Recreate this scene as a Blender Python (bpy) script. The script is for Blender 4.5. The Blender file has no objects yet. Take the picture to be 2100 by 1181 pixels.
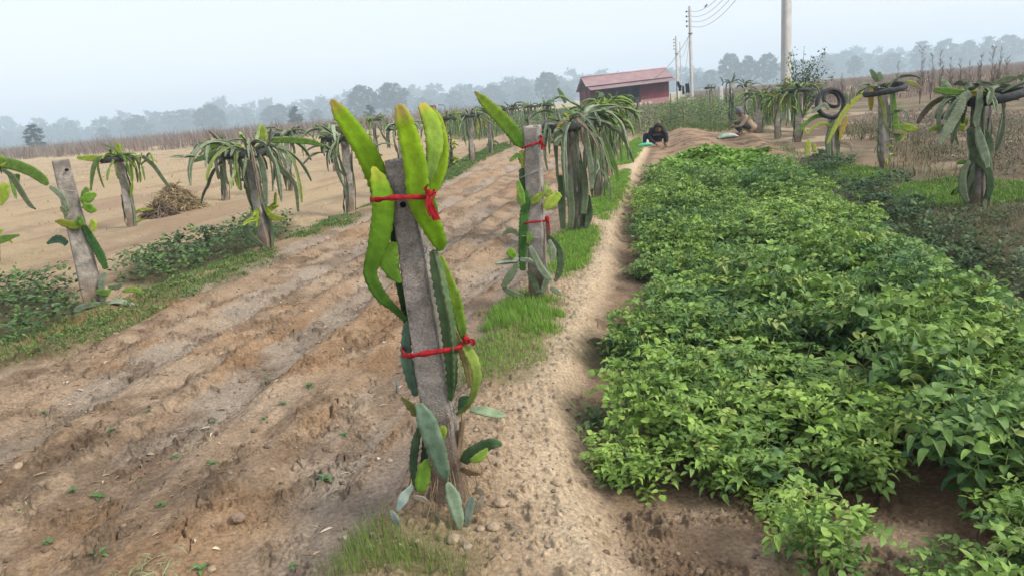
import bpy, math, random
import numpy as np
from mathutils import Vector, Matrix

# ------------------------------------------------------------------ camera, sky, sun, exposure
SC = bpy.context.scene
COL = SC.collection
EYE = 1.65
PITCH = math.radians(14.0)
ROLL = math.radians(5.0)
FPX = 1500.0
_r0 = Vector((1, 0, 0)); _u0 = Vector((0, math.sin(PITCH), math.cos(PITCH)))
FWD = Vector((0, math.cos(PITCH), -math.sin(PITCH)))
RGT = _r0 * math.cos(ROLL) - _u0 * math.sin(ROLL)
UPV = _r0 * math.sin(ROLL) + _u0 * math.cos(ROLL)
cam_d = bpy.data.cameras.new('camera')
cam_d.sensor_width = 36.0
cam_d.lens = FPX / 2100.0 * 36.0
cam_d.clip_start = 0.05
cam_d.clip_end = 3000
cam = bpy.data.objects.new('camera', cam_d)
COL.objects.link(cam)
m = Matrix((RGT, UPV, -FWD)).transposed().to_4x4()
m.translation = Vector((0, 0, EYE))
cam.matrix_world = m
SC.camera = cam

SUN_EL = math.radians(40); SUN_AZ = math.radians(112)      # azimuth from +Y towards +X
w = bpy.data.worlds.new('World'); SC.world = w; w.use_nodes = True
nt = w.node_tree; nt.nodes.clear()
sky = nt.nodes.new('ShaderNodeTexSky'); sky.sky_type = 'NISHITA'; sky.sun_disc = False
sky.sun_elevation = SUN_EL; sky.sun_rotation = SUN_AZ
sky.air_density = 1.0; sky.dust_density = 3.5; sky.ozone_density = 1.2; sky.altitude = 100
pale = nt.nodes.new('ShaderNodeMix'); pale.data_type = 'RGBA'
pale.inputs[0].default_value = 0.55
pale.inputs[7].default_value = (9.9, 10.1, 10.9, 1)        # even white overcast veil
bg = nt.nodes.new('ShaderNodeBackground'); bg.inputs[1].default_value = 0.105
wo = nt.nodes.new('ShaderNodeOutputWorld')
nt.links.new(sky.outputs[0], pale.inputs[6]); nt.links.new(pale.outputs[2], bg.inputs[0])
nt.links.new(bg.outputs[0], wo.inputs[0])
sl = bpy.data.lights.new('sun', 'SUN'); sl.energy = 2.5; sl.angle = math.radians(16); sl.color = (1.0, 0.95, 0.87)
sun = bpy.data.objects.new('sun', sl); COL.objects.link(sun)
sd = Vector((math.sin(SUN_AZ) * math.cos(SUN_EL), math.cos(SUN_AZ) * math.cos(SUN_EL), math.sin(SUN_EL)))
sun.rotation_euler = sd.to_track_quat('Z', 'Y').to_euler()
SC.view_settings.view_transform = 'Standard'; SC.view_settings.look = 'None'
SC.view_settings.gamma = 1; SC.view_settings.exposure = 0.50
SC.cycles.use_denoising = True
SC.cycles.max_bounces = 6
SC.cycles.volume_bounces = 2
SC.cycles.transparent_max_bounces = 8

# ------------------------------------------------------------------ pixel of the photo -> place in the world
def ray(px, py):
    d = FWD * FPX + RGT * (px - 1050.0) + UPV * (590.5 - py)
    return d.normalized()
def G(px, py, z=0.0):
    d = ray(px, py)
    t = (z - EYE) / d.z
    return Vector((d.x * t, d.y * t, z))
def AT(px, py, Y):
    d = ray(px, py); t = Y / d.y
    return Vector((d.x * t, Y, EYE + d.z * t))
def HOR(px):
    return 215 - (px - 1050) * math.tan(ROLL)

# ------------------------------------------------------------------ noise
def _hash(ix, iy, s):
    h = (ix.astype(np.int64) * 374761393 + iy.astype(np.int64) * 668265263 + s * 974634777) & 0xFFFFFFFF
    h = ((h ^ (h >> 13)) * 1274126177) & 0xFFFFFFFF
    h = (h ^ (h >> 16)) & 0xFFFFFF
    return h / float(0xFFFFFF)
def vnoise(x, y, s=0):
    x = np.asarray(x, float); y = np.asarray(y, float)
    ix = np.floor(x); iy = np.floor(y); fx = x - ix; fy = y - iy
    fx = fx * fx * fx * (fx * (fx * 6 - 15) + 10); fy = fy * fy * fy * (fy * (fy * 6 - 15) + 10)
    a = _hash(ix, iy, s); b = _hash(ix + 1, iy, s); c = _hash(ix, iy + 1, s); d = _hash(ix + 1, iy + 1, s)
    return (a * (1 - fx) + b * fx) * (1 - fy) + (c * (1 - fx) + d * fx) * fy
def fbm(x, y, s=0, o=4, g=0.5):
    r = 0; a = 1; t = 0
    ca, sa = 0.8, 0.6
    for k in range(o):
        r = r + a * vnoise(x, y, s + k * 17); t += a; a *= g
        x, y = (x * ca - y * sa) * 2.03 + 11.3, (x * sa + y * ca) * 2.03 + 5.7
    return r / t
def sst(a, b, x):
    t = np.clip((x - a) / (b - a), 0, 1); return t * t * (3 - 2 * t)

# ------------------------------------------------------------------ ground regions
def poly(pts, z=0.0):
    return np.array([[G(*p, z).x, G(*p, z).y] for p in pts])
def sdist(P, X, Y):
    """signed distance to polygon, positive inside"""
    d = np.full(X.shape, 1e9); ins = np.zeros(X.shape, bool); n = len(P)
    for i in range(n):
        x0, y0 = P[i]; x1, y1 = P[(i + 1) % n]
        dx, dy = x1 - x0, y1 - y0; L = dx * dx + dy * dy + 1e-12
        t = np.clip(((X - x0) * dx + (Y - y0) * dy) / L, 0, 1)
        d = np.minimum(d, np.hypot(X - x0 - t * dx, Y - y0 - t * dy))
        c = ((y0 > Y) != (y1 > Y)) & (X < (x1 - x0) * (Y - y0) / (y1 - y0 + 1e-12) + x0)
        ins ^= c
    return np.where(ins, d, -d)
def ldist(pts, X, Y):
    """signed lateral distance to a polyline (+ on the right of its direction)"""
    P = np.array([[G(*p).x, G(*p).y] for p in pts]); best = np.full(X.shape, 1e9); sg = np.zeros(X.shape)
    n = len(P)
    for i in range(n - 1):
        x0, y0 = P[i]; x1, y1 = P[i + 1]; dx, dy = x1 - x0, y1 - y0; L = dx * dx + dy * dy
        t = ((X - x0) * dx + (Y - y0) * dy) / L
        t = np.clip(t, -1e9 if i == 0 else 0, 1e9 if i == n - 2 else 1)
        ex = X - x0 - t * dx; ey = Y - y0 - t * dy; d = np.hypot(ex, ey)
        s = np.sign(dx * -ey + dy * ex)
        upd = d < best; best = np.where(upd, d, best); sg = np.where(upd, s, sg)
    return best * sg

ROWC = [(935, 1012), (1105, 607), (1188, 472), (1228, 405), (1266, 335)]
PATH_R = [(1310, 1181), (1195, 960), (1180, 820), (1225, 680), (1262, 560), (1275, 440), (1320, 330), (1345, 285)]
PATH_L = [(640, 1181), (800, 1010), (930, 800), (1010, 650), (1085, 540), (1150, 440), (1215, 350), (1262, 300)]
BED = poly([(1345, 350), (1300, 430), (1290, 560), (1280, 660), (1255, 780), (1250, 880), (1225, 1000), (1290, 1035), (1400, 1060),
            (1500, 1060), (1590, 1100), (1640, 1165), (1750, 1185), (1800, 1120), (1880, 1100), (1900, 1200), (1930, 1420), (2300, 1420), (2400, 800),
            (2110, 690), (1960, 592), (1815, 492), (1715, 424), (1665, 380), (1625, 350)])
GREENS = poly([(1352, 333), (1450, 322), (1585, 318), (1630, 345), (1645, 370), (1500, 378), (1345, 380)])
PLOT = poly([(1340, 345), (1335, 300), (1370, 268), (1480, 262), (1560, 270), (1620, 320), (1500, 330)])
BEANS = poly([(1345, 270), (1450, 262), (1600, 256), (1640, 240), (1500, 228), (1385, 234)])
FARFIELD = poly([(-900, 420), (0, 315), (300, 305), (700, 275), (980, 245), (1040, 262), (960, 335), (715, 445), (545, 520), (200, 640), (-300, 830)])
SCRUB_L = poly([(-1200, 420), (-600, 318 + 60), (0, 330), (200, 318), (520, 296), (700, 272), (900, 254), (1000, 245), (1000, 231), (600, 262), (0, 314), (-800, 385)])
GR = {}
GR['left_a'] = poly([(-60, 770), (-60, 690), (60, 690), (190, 655), (300, 600), (430, 545), (560, 515), (560, 540), (420, 590), (320, 645), (250, 690), (60, 745)])
GR['left_b'] = poly([(575, 495), (680, 445), (748, 446), (720, 462), (620, 492)])
GR['left_c'] = poly([(725, 432), (800, 405), (830, 408), (770, 428)])
GR['left_d'] = poly([(870, 375), (960, 322), (1040, 296), (1050, 305), (985, 335), (890, 388)])
GR['path_a'] = poly([(1010, 650), (1060, 635), (1130, 645), (1160, 680), (1130, 710), (1060, 700), (1000, 690)])
GR['path_b'] = poly([(990, 700), (1120, 700), (1110, 770), (1050, 820), (960, 800), (960, 740)])
GR['path_c'] = poly([(1130, 600), (1145, 500), (1180, 480), (1225, 488), (1205, 550), (1165, 600)])
GR['path_d'] = poly([(1205, 460), (1235, 395), (1285, 360), (1280, 400), (1240, 470)])
GR['path_e'] = poly([(1260, 350), (1280, 310), (1310, 290), (1320, 305), (1290, 345)])
GR['near'] = poly([(700, 1230), (735, 1150), (800, 1128), (880, 1130), (940, 1181), (950, 1230)])
GR['right_a'] = poly([(1830, 410), (1850, 385), (1960, 372), (2110, 380), (2110, 415), (2000, 425), (1880, 430)])
GR['right_b'] = poly([(1640, 345), (1720, 340), (1830, 350), (1800, 372), (1700, 378)])
WEED = {}
WEED['a'] = poly([(-80, 690), (-80, 610), (60, 590), (150, 600), (190, 640), (120, 690), (0, 720)])
WEED['b'] = poly([(235, 585), (300, 525), (380, 500), (520, 462), (600, 455), (590, 480), (500, 520), (420, 545), (330, 580)])
WEED['c'] = poly([(1640, 345), (1680, 322), (1750, 330), (1740, 350), (1690, 358)])
WEED['d'] = poly([(1760, 395), (1800, 365), (1850, 360), (1900, 440), (2110, 560), (2110, 610), (2000, 560), (1880, 480)])
WEED['e'] = poly([(1700, 372), (1770, 372), (1900, 455), (1990, 540), (1850, 465)])
WEED['f'] = poly([(1185, 745), (1215, 690), (1260, 700), (1270, 740), (1230, 765)])
WEED['g'] = poly([(1215, 900), (1190, 870), (1185, 845), (1215, 845), (1235, 880)])
WEED['h'] = poly([(1285, 480), (1290, 450), (1330, 450), (1330, 480)])
HAY_R = poly([(1640, 330), (1760, 300), (1860, 330), (2110, 395), (2300, 330), (2100, 232), (1900, 225), (1650, 235), (1560, 262)])
SCRUB_R = poly([(1640, 218), (1900, 198), (2150, 205), (2600, 215), (2800, 80), (2100, 130), (1650, 172), (1400, 192), (1440, 215), (1560, 220)])

def field_coords(X, Y):
    u = ldist(ROWC, X, Y)
    return u
def ground_h(X, Y, fine=True):
    X = np.asarray(X, float); Y = np.asarray(Y, float)
    r = np.hypot(X, Y)
    u = ldist(ROWC, X, Y)                    # + right of the middle post row
    # direction of the rows (constant): along-row coordinate
    vx, vy = 0.16, 0.987
    v = X * vx + Y * vy
    h = 0.10 * (fbm(X * 0.05, Y * 0.05, 3) - 0.5) * sst(20, 60, r)
    near = 1 - sst(35, 70, r)
    # post-row bank
    pl = ldist(PATH_L, X, Y); pr = ldist(PATH_R, X, Y)
    bank = sst(-0.12, 0.28, pl + 0.10 * (fbm(X * 2, Y * 2, 5) - .5)) * sst(0.06, -0.16, pr + 0.14 * (fbm(X * 2.5, Y * 2.5, 6) - .5))
    h = h + near * 0.11 * bank
    # the field left of the bank: low beds and silted furrows along the row
    fld = sst(0.05, -0.2, pl)
    wob = 0.2 * (fbm(X * 0.6, v * 0.35, 9) - 0.5)
    uu = u + wob
    far = FARMASK(X, Y)
    mid = fld * (1 - far) * near
    beds = 0.5 + 0.5 * np.cos(2 * math.pi * (uu + 0.15) / 1.05)
    h = h + mid * 0.06 * sst(0.1, 0.75, beds)
    lump = fbm(uu * 3.4, v * 1.1, 12, 4, 0.55)
    h = h + mid * (0.075 * (lump - 0.5) + (1 - sst(9, 18, r)) * 0.035 * (fbm(uu * 9, v * 4.0, 19, 3) - .5)) + mid * 0.024 * np.sin(2 * math.pi * (uu + .1 * lump) / .5) * sst(3, 6, r)
    h = h + far * near * (0.05 * (fbm(uu * 1.9, v * 0.6, 23, 3) - .5) + 0.04 * np.sin(2 * math.pi * uu / 1.5) * 0.5)
    # bed on the right sits lower with soft ridges
    bd = sst(-0.15, 0.25, sdist(BED, X, Y))
    h = h - 0.05 * bd * near
    # the ploughed plot beyond with rounded mounds
    pm = sst(-0.2, 0.4, sdist(PLOT, X, Y))
    h = h + pm * 0.17 * (0.5 + 0.5 * np.cos(2 * math.pi * (u - 2.0) / 1.55))
    # small rise beneath each post of the middle row
    for (px, py) in ROWC[:4]:
        b = G(px, py)
        d = np.hypot(X - b.x, Y - b.y); h = h + 0.07 * np.exp(-(d / 0.28) ** 2)
    # the right-hand ditch edge and rougher ground
    rt = sst(0.0, 0.5, -sdist(BED, X, Y)) * sst(1.0, 2.2, u) * near
    h = h + rt * 0.10 * (fbm(X * 0.9, Y * 0.9, 31, 4) - 0.35)
    dr_ = ldist([(1560, 305), (1640, 348), (1740, 392), (1900, 468), (2110, 590), (2400, 760)][::-1], X, Y)
    dr_ = -dr_
    h = h + near * (u > .5) * (-0.10 * np.exp(-((dr_ - .25) / .28) ** 2) + 0.10 * np.exp(-((dr_ - 1.0) / .4) ** 2))
    if fine:
        fk = 1 - sst(7, 16, r)
        n1 = fbm(X * 16, Y * 14, 41, 3, 0.6)
        n2 = vnoise(X * 45, Y * 45, 47)
        n3 = fbm(X * 5, Y * 5, 53, 3)
        cl = sst(0.52, 0.8, n1)
        rough = 0.25 + 1.25 * sst(0.46, 0.62, n3)
        rough = rough * (1 - .55 * bank); h = h + fk * rough * (0.020 * cl + 0.008 * (n2 - .5) + 0.010 * (vnoise(X * 90, Y * 90, 48) - .5))
        h = h + fk * bank * 0.018 * sst(0.55, 0.8, fbm(X * 26, Y * 26, 59, 2))
        # dry cracks in the silt
        c1 = np.abs(fbm(uu * 2.6, v * 2.0, 61, 4) - 0.5)
        h = h - fk * mid * 0.028 * sst(0.010, 0.0, c1) * sst(0.4, 0.55, n3)
    return h
def FARMASK(X, Y):
    return sst(-0.25, 0.35, sdist(FARFIELD, X, Y))
def H(x, y):
    return float(ground_h(np.array([x]), np.array([y]), False)[0])
def GG(px, py):
    p = G(px, py)
    for _ in range(3):
        p = G(px, py, H(p.x, p.y))
    return p

# ------------------------------------------------------------------ object helpers
def tag(o, label=None, cat=None, group=None, kind=None):
    if label: o['label'] = label
    if cat: o['category'] = cat
    if group: o['group'] = group
    if kind: o['kind'] = kind
    return o
def empty(name, loc, label, cat, group=None):
    o = bpy.data.objects.new(name, None); COL.objects.link(o)
    o.location = loc; o.empty_display_size = 0.1
    return tag(o, label, cat, group)
def mesh_np(name, V, F, mat=None, parent=None, tint=None, smooth=True, loc=None):
    V = np.asarray(V, np.float32); F = np.asarray(F, np.int32)
    if parent is not None and loc is None:
        V = V - np.array(parent.location, np.float32)
    elif loc is not None:
        V = V - np.array(loc, np.float32)
    me = bpy.data.meshes.new(name)
    me.vertices.add(len(V)); me.vertices.foreach_set('co', V.ravel())
    k = F.shape[1]
    me.loops.add(F.size); me.loops.foreach_set('vertex_index', F.ravel())
    me.polygons.add(len(F))
    me.polygons.foreach_set('loop_start', np.arange(0, F.size, k, dtype=np.int32))
    me.polygons.foreach_set('loop_total', np.full(len(F), k, np.int32))
    if smooth: me.polygons.foreach_set('use_smooth', np.ones(len(F), bool))
    me.update(calc_edges=True)
    if tint is not None:
        t = np.asarray(tint, np.float32)
        if t.ndim == 1: t = np.tile(t, (len(V), 1))
        if t.shape[1] == 3: t = np.hstack([t, np.ones((len(t), 1), np.float32)])
        a = me.attributes.new('tint', 'FLOAT_COLOR', 'POINT'); a.data.foreach_set('color', t.ravel())
    if mat: me.materials.append(mat)
    o = bpy.data.objects.new(name, me); COL.objects.link(o)
    if parent is not None: o.parent = parent
    elif loc is not None: o.location = loc
    return o
def grid_faces(n, k, closed=True, cap=False):
    """rings n, k verts each"""
    i = np.arange(n - 1)[:, None]; j = np.arange(k if closed else k - 1)[None, :]
    a = i * k + j; b = i * k + (j + 1) % k
    F = np.stack([a, b, b + k, a + k], -1).reshape(-1, 4)
    return F
class MB:
    """collects quads of several shapes into one mesh"""
    def __init__(s): s.V = []; s.F = []; s.T = []; s.n = 0
    def add(s, V, F, t=None):
        V = np.asarray(V, float); s.V.append(V); s.F.append(np.asarray(F) + s.n); s.n += len(V)
        if t is not None:
            t = np.asarray(t, float); s.T.append(np.tile(t, (len(V), 1)) if t.ndim == 1 else t)
        return s
    def box(s, c, e, R=None, t=None):
        c = np.array(c, float); e = np.array(e, float) / 2
        P = np.array([[x, y, z] for x in (-1, 1) for y in (-1, 1) for z in (-1, 1)]) * e
        if R is not None: P = P @ np.array(R).T
        F = [[0, 1, 3, 2], [4, 6, 7, 5], [0, 4, 5, 1], [2, 3, 7, 6], [0, 2, 6, 4], [1, 5, 7, 3]]
        return s.add(P + c, F, t)
    def tube(s, pts, r, k=8, t=None, cap=True):
        P = np.array([tuple(p) for p in pts], float); n = len(P)
        r = np.full(n, r) if np.isscalar(r) else np.array(r, float)
        if cap:
            P = np.vstack([P[:1], P, P[-1:]]); r = np.hstack([[1e-4], r, [1e-4]]); n += 2
        T = np.gradient(P, axis=0); T /= np.linalg.norm(T, axis=1)[:, None] + 1e-9
        if cap: T[0] = T[1] = (P[2] - P[1]) / (np.linalg.norm(P[2] - P[1]) + 1e-9); T[-1] = T[-2] = (P[-2] - P[-3]) / (np.linalg.norm(P[-2] - P[-3]) + 1e-9)
        up = np.array([0, 0, 1.0]); 
        if abs(T[n // 2] @ up) > 0.9: up = np.array([1.0, 0.02, 0])
        V = []
        for i in range(n):
            a = np.cross(T[i], up); a /= np.linalg.norm(a) + 1e-9; b = np.cross(a, T[i])
            th = np.arange(k) * 2 * math.pi / k
            V.append(P[i] + r[i] * (np.cos(th)[:, None] * a + np.sin(th)[:, None] * b))
        return s.add(np.vstack(V), grid_faces(n, k), t)
    def build(s, name, mat, parent=None, smooth=False, loc=None):
        T = np.vstack(s.T) if s.T and sum(len(t) for t in s.T) == s.n else None
        return mesh_np(name, np.vstack(s.V), np.vstack(s.F), mat, parent, T, smooth, loc)

# ------------------------------------------------------------------ materials
def new_mat(name):
    m = bpy.data.materials.new(name); m.use_nodes = True; n = m.node_tree; n.nodes.clear()
    out = n.nodes.new('ShaderNodeOutputMaterial'); return m, n, out
def rgb(*c):
    """sRGB 0-255 to linear"""
    return tuple(((v / 255) / 12.92 if v / 255 <= 0.04045 else ((v / 255 + 0.055) / 1.055) ** 2.4) for v in c)
def mat_simple(name, col, rough=0.8, noise=0.25, scale=8.0, bump=0.0, bscale=40, spec=0.3, metal=0, col2=None, tint=False, transl=0.0, coord='Object', stretch=None):
    m, n, out = new_mat(name)
    N = n.nodes; L = n.links
    bs = N.new('ShaderNodeBsdfPrincipled'); bs.inputs['Roughness'].default_value = rough
    bs.inputs['Specular IOR Level'].default_value = spec; bs.inputs['Metallic'].default_value = metal
    tc = N.new('ShaderNodeTexCoord'); vec = tc.outputs[coord]
    if stretch:
        mp = N.new('ShaderNodeMapping'); mp.inputs['Scale'].default_value = stretch; L.new(vec, mp.inputs[0]); vec = mp.outputs[0]
    ns = N.new('ShaderNodeTexNoise'); ns.inputs['Scale'].default_value = scale; ns.inputs['Detail'].default_value = 6
    L.new(vec, ns.inputs['Vector'])
    mr = N.new('ShaderNodeMapRange'); mr.inputs[1].default_value = 0.3; mr.inputs[2].default_value = 0.7
    L.new(ns.outputs[0], mr.inputs[0])
    mx = N.new('ShaderNodeMix'); mx.data_type = 'RGBA'
    L.new(mr.outputs[0], mx.inputs[0])
    if tint:
        at = N.new('ShaderNodeAttribute'); at.attribute_name = 'tint'
        hi = N.new('ShaderNodeVectorMath'); hi.operation = 'SCALE'; hi.inputs[3].default_value = 1 + noise; L.new(at.outputs[0], hi.inputs[0])
        lo = N.new('ShaderNodeVectorMath'); lo.operation = 'SCALE'; lo.inputs[3].default_value = 1 - noise; L.new(at.outputs[0], lo.inputs[0])
        L.new(lo.outputs[0], mx.inputs[6]); L.new(hi.outputs[0], mx.inputs[7])
    else:
        c2 = col2 or tuple(min(1, c * (1 + noise)) for c in col); c1 = tuple(c * (1 - noise) for c in col) if not col2 else col
        mx.inputs[6].default_value = (*c1, 1); mx.inputs[7].default_value = (*c2, 1)
    L.new(mx.outputs[2], bs.inputs['Base Color'])
    if bump:
        nb = N.new('ShaderNodeTexNoise'); nb.inputs['Scale'].default_value = bscale; nb.inputs['Detail'].default_value = 8; nb.inputs['Roughness'].default_value = .65
        L.new(vec, nb.inputs['Vector'])
        bp = N.new('ShaderNodeBump'); bp.inputs['Strength'].default_value = bump; bp.inputs['Distance'].default_value = 0.02
        L.new(nb.outputs[0], bp.inputs['Height']); L.new(bp.outputs[0], bs.inputs['Normal'])
    if transl:
        tr = N.new('ShaderNodeBsdfTranslucent'); L.new(mx.outputs[2], tr.inputs[0])
        ms = N.new('ShaderNodeMixShader'); ms.inputs[0].default_value = transl
        L.new(bs.outputs[0], ms.inputs[1]); L.new(tr.outputs[0], ms.inputs[2]); L.new(ms.outputs[0], out.inputs[0])
    else:
        L.new(bs.outputs[0], out.inputs[0])
    return m
M = {}
M['soil'] = mat_simple('soil', (1, 1, 1), 0.95, 0.30, 55, 1.0, 95, 0.12, tint=True)
M['cactus'] = mat_simple('cactus_skin', (1, 1, 1), 0.62, 0.24, 26, 0.25, 70, 0.13, tint=True, transl=0.12)
M['leaf'] = mat_simple('leaf', (1, 1, 1), 0.50, 0.24, 45, 0.25, 60, 0.38, tint=True, transl=0.27)
M['grass'] = mat_simple('grass', (1, 1, 1), 0.6, 0.15, 9, 0, 40, 0.3, tint=True, transl=0.3)
M['dry'] = mat_simple('dry_stalk', (1, 1, 1), 0.85, 0.2, 20, 0, 40, 0.15, tint=True)
M['farleaf'] = mat_simple('far_foliage', (0.04, 0.075, 0.04), 0.8, 0.3, 0.2, 0, 40, 0.2, transl=0.2)
M['bark'] = mat_simple('bark', (0.16, 0.12, 0.09), 0.9, 0.3, 6, 0.5, 20, 0.2)
M['concrete'] = mat_simple('concrete', (0.31, 0.275, 0.24), 0.92, 0.35, 110, 1.0, 160, 0.2, col2=(0.56, 0.51, 0.45))
M['concrete_pale'] = mat_simple('pale_concrete', (0.25, 0.225, 0.195), 0.9, 0.3, 22, 0.8, 90, 0.2, col2=(0.42, 0.38, 0.325))
M['pole'] = mat_simple('pole_concrete', (0.46, 0.45, 0.42), 0.9, 0.12, 3, 0.3, 30, 0.2)
M['rubber'] = mat_simple('tyre_rubber', (0.022, 0.023, 0.025), 0.75, 0.35, 18, 0.4, 70, 0.35, col2=(0.06, 0.06, 0.06))
M['wire'] = mat_simple('wire', (0.16, 0.17, 0.18), 0.6, 0.2, 30, 0, 40, 0.4)
M['cable'] = mat_simple('cable', (0.30, 0.30, 0.30), 0.7, 0.1, 3, 0, 40, 0.3)
M['string'] = mat_simple('string', (0.45, 0.43, 0.38), 0.9, 0.2, 40)
M['bluestring'] = mat_simple('blue_string', (0.10, 0.17, 0.19), 0.9, 0.2, 40)
M['ribbon'] = mat_simple('red_cloth', (0.42, 0.020, 0.028), 0.85, 0.4, 60, 0.5, 120, 0.25, transl=0.15)
M['rod'] = mat_simple('rusty_rod', (0.07, 0.045, 0.03), 0.8, 0.3, 40, 0.3)
M['spine'] = mat_simple('spine', (0.22, 0.13, 0.06), .7, .2, 20)
M['dark'] = mat_simple('hole_shade', (0.012, 0.010, 0.009), 0.95, 0.2, 10)  # near-black colour gives the bolt holes their inner shade
M['stone'] = mat_simple('pale_stone', (0.42, 0.32, 0.22), 0.95, 0.25, 25, 0.8, 80, 0.15)

# ------------------------------------------------------------------ the ground: one sheet, finer where the eye is
def C(*c): return np.array(rgb(*c))
def build_ground():
    az = np.radians(np.concatenate([np.arange(-180, -45, 6.0), np.linspace(-44, 44, 1400), np.arange(50, 180, 6.0)]))
    dep = np.concatenate([np.radians(np.linspace(75, 43, 20, endpoint=False)), np.arctan(np.linspace(math.tan(math.radians(43)), EYE / 60.0, 860, endpoint=False)),
                          np.arctan(EYE / np.geomspace(60, 1280, 56))])
    r = EYE / np.tan(dep)
    A, R = np.meshgrid(az, r)
    X = R * np.sin(A); Y = R * np.cos(A)
    Z = ground_h(X, Y)
    nr, na = X.shape
    V = np.stack([X, Y, Z], -1).reshape(-1, 3)
    F = grid_faces(nr, na, True)
    F = F[:, ::-1]
    # colours of the soils themselves
    u = ldist(ROWC, X, Y); v = X * .16 + Y * .987
    n_l = fbm(X * 0.8, Y * 0.8, 101, 4); n_m = fbm(X * 3.2, Y * 3.2, 107, 4); n_s = fbm(X * 14, Y * 14, 113, 3)
    wob = 0.2 * (fbm(X * 0.6, v * 0.35, 9) - 0.5); uu = u + wob
    lodk = sst(7, 18, R); n_s = n_s * (1 - lodk) + .5 * lodk; n_m = n_m * (1 - .6 * sst(14, 30, R)) + .3 * sst(14, 30, R)
    red = C(156, 132, 106); brn = C(112, 93, 74); tan = C(170, 151, 127); silt = C(154, 146, 134); pale_ = C(205, 184, 154); dk = C(80, 60, 46)
    scrub = C(118, 96, 80); olive = C(100, 98, 66); beige = C(170, 150, 118)
    def mixc(c, d, t): return c * (1 - t[..., None]) + d * t[..., None]
    c = np.ones(X.shape + (3,)) * (tan * 0.5 + red * 0.5)
    c = mixc(c, brn, sst(0.5, 0.7, n_m) * 0.75)
    c = mixc(c, tan, sst(0.52, 0.75, n_l) * 0.6)
    pl = ldist(PATH_L, X, Y); pr = ldist(PATH_R, X, Y)
    fld = sst(0.05, -0.2, pl); far = FARMASK(X, Y)
    beds = 0.5 + 0.5 * np.cos(2 * math.pi * (uu + 0.15) / 1.05)
    siltm = sst(0.42, 0.12, beds + 0.5 * (n_m - 0.5)) * fld * (1 - far) * sst(0.34, 0.5, fbm(X * 0.5, Y * .5, 131, 2))
    c = mixc(c, red, fld * (1 - far) * sst(0.45, 0.6, fbm(uu * 2, v, 137, 3)) * 0.6)
    c = mixc(c, silt, siltm * 0.5)
    c = mixc(c, brn, fld * (1 - far) * sst(0.52, 0.68, fbm(uu * 4.5, v * 2.2, 139, 4)) * 0.6)
    c = mixc(c, beige, far * (0.55 + 0.45 * sst(0.3, 0.6, fbm(uu * .7, v * .25, 149, 3))))
    c = mixc(c, red * .8 + brn * .2, far * sst(0.5, 0.7, fbm(uu * 1.1, v * .22, 151, 4)) * 0.75)
    bank = sst(-0.1, 0.3, pl) * sst(0.05, -0.12, pr)
    c = mixc(c, C(174, 151, 122), bank * 0.8)
    edge = np.exp(-((pr + 0.16) / 0.20) ** 2) * (u > -1)
    c = mixc(c, pale_, edge * 0.85 * sst(0.3, 0.55, n_m + .12))
    greyside = np.exp(-((pl + 0.02) / 0.16) ** 2) * (1 - sst(7, 12, R))
    c = mixc(c, C(128, 118, 108), greyside * 0.7)
    c = mixc(c, dk, sst(0.5, 0.7, n_s) * bank * 0.25)
    bd = sst(-0.02, 0.3, sdist(BED, X, Y) + 0.2 * (n_m - .5))
    c = mixc(c, C(112, 90, 68), bd * 0.85)
    ditch = np.exp(-((pr - 0.12) / 0.14) ** 2)
    c = mixc(c, C(116, 94, 72), ditch * 0.65)
    pm = sst(-0.2, 0.3, sdist(PLOT, X, Y)); c = mixc(c, mixc(np.ones_like(c) * C(158, 133, 106), brn, sst(.45, .6, n_m)), pm)
    rt = sst(0.2, 0.6, -sdist(BED, X, Y)) * sst(0.8, 2.0, u) * (u > 0)
    c = mixc(c, mixc(np.ones_like(c) * C(136, 118, 94), C(90, 86, 62), sst(0.38, 0.6, n_l)), rt * 0.85 * (1 - pm))
    hy = sst(-0.6, 0.6, sdist(HAY_R, X, Y)); c = mixc(c, mixc(np.ones_like(c) * C(108, 92, 76), C(172, 154, 128), sst(0.56, 0.66, n_l)), hy * 0.8 * rt)
    for k, P in GR.items():
        g = sst(-0.2, 0.12, sdist(P, X, Y) + 0.25 * (n_m - .5)); c = mixc(c, C(104, 102, 62), g * 0.6)
    for Pq in (poly([(1860, 430), (2110, 455), (2400, 430), (2500, 640), (2300, 800), (2110, 690), (1960, 592), (1830, 500), (1715, 424), (1665, 385), (1700, 380)]),):
        c = mixc(c, C(92, 84, 62), sst(-.3, .4, sdist(Pq, X, Y) + .4 * (n_m - .5)) * .8)
    for k, P in WEED.items():
        g = sst(-0.2, 0.15, sdist(P, X, Y) + 0.25 * (n_m - .5)); c = mixc(c, C(74, 76, 50), g * 0.8)
    bn = sst(-0.6, 0.4, sdist(BEANS, X, Y)); c = mixc(c, C(96, 100, 60), bn * .9)
    for Pq in (poly([(870, 268), (960, 244), (1060, 234), (1200, 228), (1300, 236), (1300, 262), (1240, 300), (1160, 292), (1110, 300), (1040, 278), (960, 290)]), poly([(1290, 285), (1300, 240), (1330, 222), (1500, 218), (1560, 230), (1395, 250), (1345, 272), (1325, 292)])):
        c = mixc(c, C(104, 102, 68), sst(-.6, .6, sdist(Pq, X, Y)) * .85)
    for P in (SCRUB_L, SCRUB_R):
        s = sst(-2.5, 2.0, sdist(P, X, Y)); c = mixc(c, scrub * 0.9, s * 0.85)
    fr = sst(55, 130, R); c = mixc(c, mixc(np.ones_like(c) * C(150, 140, 100), C(178, 160, 124), sst(0.4, 0.6, fbm(X * .02, Y * .02, 163, 3))), fr * 0.8)
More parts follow.
